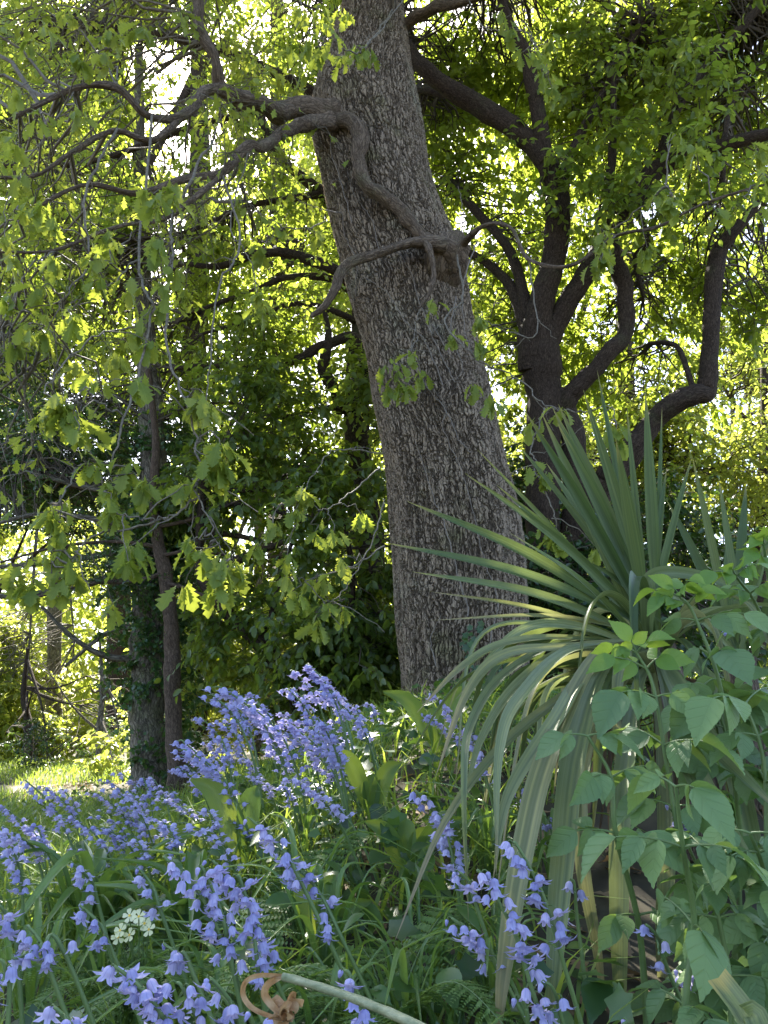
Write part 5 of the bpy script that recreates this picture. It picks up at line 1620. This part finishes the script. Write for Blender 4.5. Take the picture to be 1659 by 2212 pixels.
def fern(px, py, d, n, ln, label, seed, az0=0, az1=6.28):
    r = np.random.default_rng(seed)
    b = ground_at(px, py)
    root = thing('fern', b, label, 'fern')
    for k in range(n):
        az = az0 + (az1 - az0) * (k + .5) / n + r.uniform(-.15, .15)
        o = np.array((math.cos(az), math.sin(az), 0))
        L_ = ln * r.uniform(.75, 1.1)
        h1 = r.uniform(.4, .66)
        P = spline(np.array([b, b + o * .12 * L_ + np.array((0, 0, L_ * h1 * .6)), b + o * .5 * L_ + np.array((0, 0, L_ * h1)), b + o * .95 * L_ + np.array((0, 0, L_ * h1 * .72))]), 12)
        mb = MB(); tube(mb, P, np.linspace(.0025, .0008, len(P)), 5, mat=1)
        t = np.linspace(0, 1, len(P)); Tg = nrm(np.gradient(P, axis=0))
        pl, pd, pn, ps = [], [], [], []
        K = 21
        for q in range(K):
            f = .16 + .83 * q / K
            x = f * (len(P) - 1); i = min(int(x), len(P) - 2)
            p = P[i] * (1 - (x - i)) + P[i + 1] * (x - i)
            tg = Tg[i]; sd = nrm(np.cross(tg, np.array((0, 0, 1.0))))
            pin = L_ * .24 * math.sin(math.pi * min(1, (f * .9 + .08)) ** .9) ** .8 * (1 if f < .9 else .6)
            for s_ in (-1, 1):
                dd = nrm(sd * s_ + tg * .35 + np.array((0, 0, -.12)))
                # pinnules along the pinna
                M_ = 9
                for m_ in range(M_):
                    u = (m_ + .6) / M_
                    pp = p + dd * pin * u + np.array((0, 0, -.02)) * pin * u * u * 8
                    for s2 in (-1, 1):
                        e = nrm(tg * s2 + dd * .45)
                        pl.append(pp); pd.append(e); pn.append(np.array((0, 0, 1.0)) + r.normal(size=3) * .15); ps.append(max(.004, pin * .27 * (1.05 - u)))
        leaves(mb, T_DIAMOND, np.array(pl), np.array(pd), np.array(pn), np.array(ps), r.uniform(0, 1, len(pl)), 0, wmul=1.1)
        mb.build('frond', [M['fern'], M['stem']], root)


fern(250, 2260, 0, 7, .32, 'fern with curling light-green fronds spreading below the strap-leaf clump', 741, 1.2, 6.0)
fern(400, 2280, 0, 6, .30, 'fern with upright fronds just below the primroses', 742, .3, 5.4)
fern(560, 2280, 0, 6, .32, 'fern fronds standing between the trailing bluebell spikes', 743, .4, 5.8)
fern(650, 2050, 0, 4, .32, 'tall narrow fern frond group behind the trailing bluebells', 744, .6, 2.6)
fern(850, 2350, 0, 6, .32, 'dark fern unrolling right of the withered stalk', 745, .5, 5.8)


def primrose():
    r = np.random.default_rng(750)
    b = ground_at(290, 2270)
    root = thing('primrose', b, 'pale yellow primroses with small round flowers between strap leaves', 'flower')
    for (px, py) in ((280, 1978), (300, 1980), (260, 2010), (280, 2020), (312, 1995), (255, 2025), (322, 2008)):
        c = at(px, py, b[1] + r.uniform(-.02, .02) - .05)
        mb = MB(); tube(mb, spline(np.array([b, b * .5 + c * .5 + np.array((0, .01, .01)), c]), 6), np.linspace(.0016, .0012, 13), 5)
        st = mb.build('stem', M['stem'], root)
        mb = MB()
        nn = nrm(np.array((r.normal() * .3, -1, .6)))
        a = nrm(np.cross(nn, (0, 0, 1))); bb = np.cross(nn, a)
        for k in range(5):
            an = k * 2 * math.pi / 5 + r.uniform(-.1, .1)
            dd = a * math.cos(an) + bb * math.sin(an)
            tv, tf = tmpl_strip([(0, .05), (.3, .2), (.65, .36), (.9, .3), (.98, .15), (.9, 0)], fold=.1, droop=-.1)
            leaves(mb, (tv, tf), c[None] + dd[None] * .001, dd[None], nn[None], np.array([.0125]), np.array([.5]))
        fl = mb.build('flower', M['primrose'], root)
        mb = MB()
        th = np.linspace(0, 6.283, 8, endpoint=False)
        ring = c + nn * .0014 + .0024 * (np.cos(th)[:, None] * a + np.sin(th)[:, None] * bb)
        mb.add(np.vstack([ring, (c + nn * .002)[None]]), np.stack([np.arange(8), (np.arange(8) + 1) % 8, np.full(8, 8)], -1))
        e = mb.build('eye', M['yolk'], fl)
    for k in range(9):
        az = k * .7
        o = np.array((math.cos(az), math.sin(az), 0))
        P = spline(np.array([b, b + o * .05 + np.array((0, 0, .04)), b + o * .13 + np.array((0, 0, .03))]), 6)
        t = np.linspace(0, 1, len(P))
        mb = MB(); ribbon(mb, P, .012 + .04 * np.sin(np.pi * t ** .8), (0, 0, 1), fold=.15, rnd=.9)
        mb.build('leaf', M['elder'], root)


primrose()


# ================================================================== 12. withered stalk and cut stem in front
def withered():
    r = np.random.default_rng(760)
    d = .52
    P = spline(np.array([at(990, 2260, .44), at(880, 2205, .46), at(760, 2155, .49), at(640, 2117, .52), at(612, 2110, .525)]), 10)
    g = P[0].copy(); g[0] += .12; g[2] = float(ground_h(g[0], g[1]))
    P = np.vstack([spline(np.array([g, g * .4 + P[0] * .6 + np.array((.02, 0, .03)), P[0]]), 8)[:-1], P])
    root = thing('withered_flower', g, 'bent pale green stalk ending in a curled brown withered flower', 'dead flower')
    mb = MB(); tube(mb, P, np.linspace(.0026, .0023, len(P)), 14, rnd=1.0, wob=.05, r_=r)
    mb.build('stalk', plain_mat('pale_stalk', (.15, .18, .09), .6, (.27, .28, .16), 90), root)
    mb = MB()
    for pts, w_ in (([(615, 2108), (560, 2106), (530, 2120), (524, 2150), (545, 2180), (590, 2200), (632, 2208)], .0035),
                    ([(608, 2108), (578, 2125), (570, 2150), (590, 2180), (615, 2200)], .005)):
        A = np.array([at(x, y, .53) for x, y in pts])
        Q = spline(A, 6)
        ribbon(mb, Q, w_ * (.5 + .5 * np.sin(np.linspace(.3, 2.6, len(Q)))), (0, -1, .1), fold=.3, rnd=.5, twist=1.2)
    mb.build('spathe', M['dry'], root)
    mb = MB()
    for k in range(16):
        c = at(612 + r.uniform(-10, 10), 2182 + r.uniform(-8, 8), .53)
        e = at(625 + r.uniform(-30, 28), 2195 + r.uniform(-32, 26), .53 + r.uniform(-.012, .012))
        Q = spline(np.array([c, c * .5 + e * .5 + r.normal(size=3) * .003, e]), 6)
        ribbon(mb, Q, .0065 * np.sin(np.linspace(.5, 2.9, len(Q))), r.normal(size=3), fold=.35, rnd=.5, twist=r.uniform(-2, 2))
    mb.build('petals', M['dry'], root)


withered()


def cut_stem():
    b = at(1665, 2300, .8); g = b.copy(); g[0] += .05; g[2] = float(ground_h(g[0], g[1]))
    root = thing('cut_stem', g, 'pale grey-green severed leaf stump sticking up beneath the elder leaves', 'stem')
    P = spline(np.array([g, b, at(1610, 2190, .84), at(1552, 2112, .88)]), 8)
    mb = MB(); ribbon(mb, P, np.full(len(P), .022), (-.3, -.8, .3), fold=.22, rnd=1.0)
    mb.build('blade', M['sword'], root)


cut_stem()
print("objects", len(bpy.data.objects), "tris", sum(len(o.data.polygons) for o in bpy.data.objects if o.type == 'MESH'))
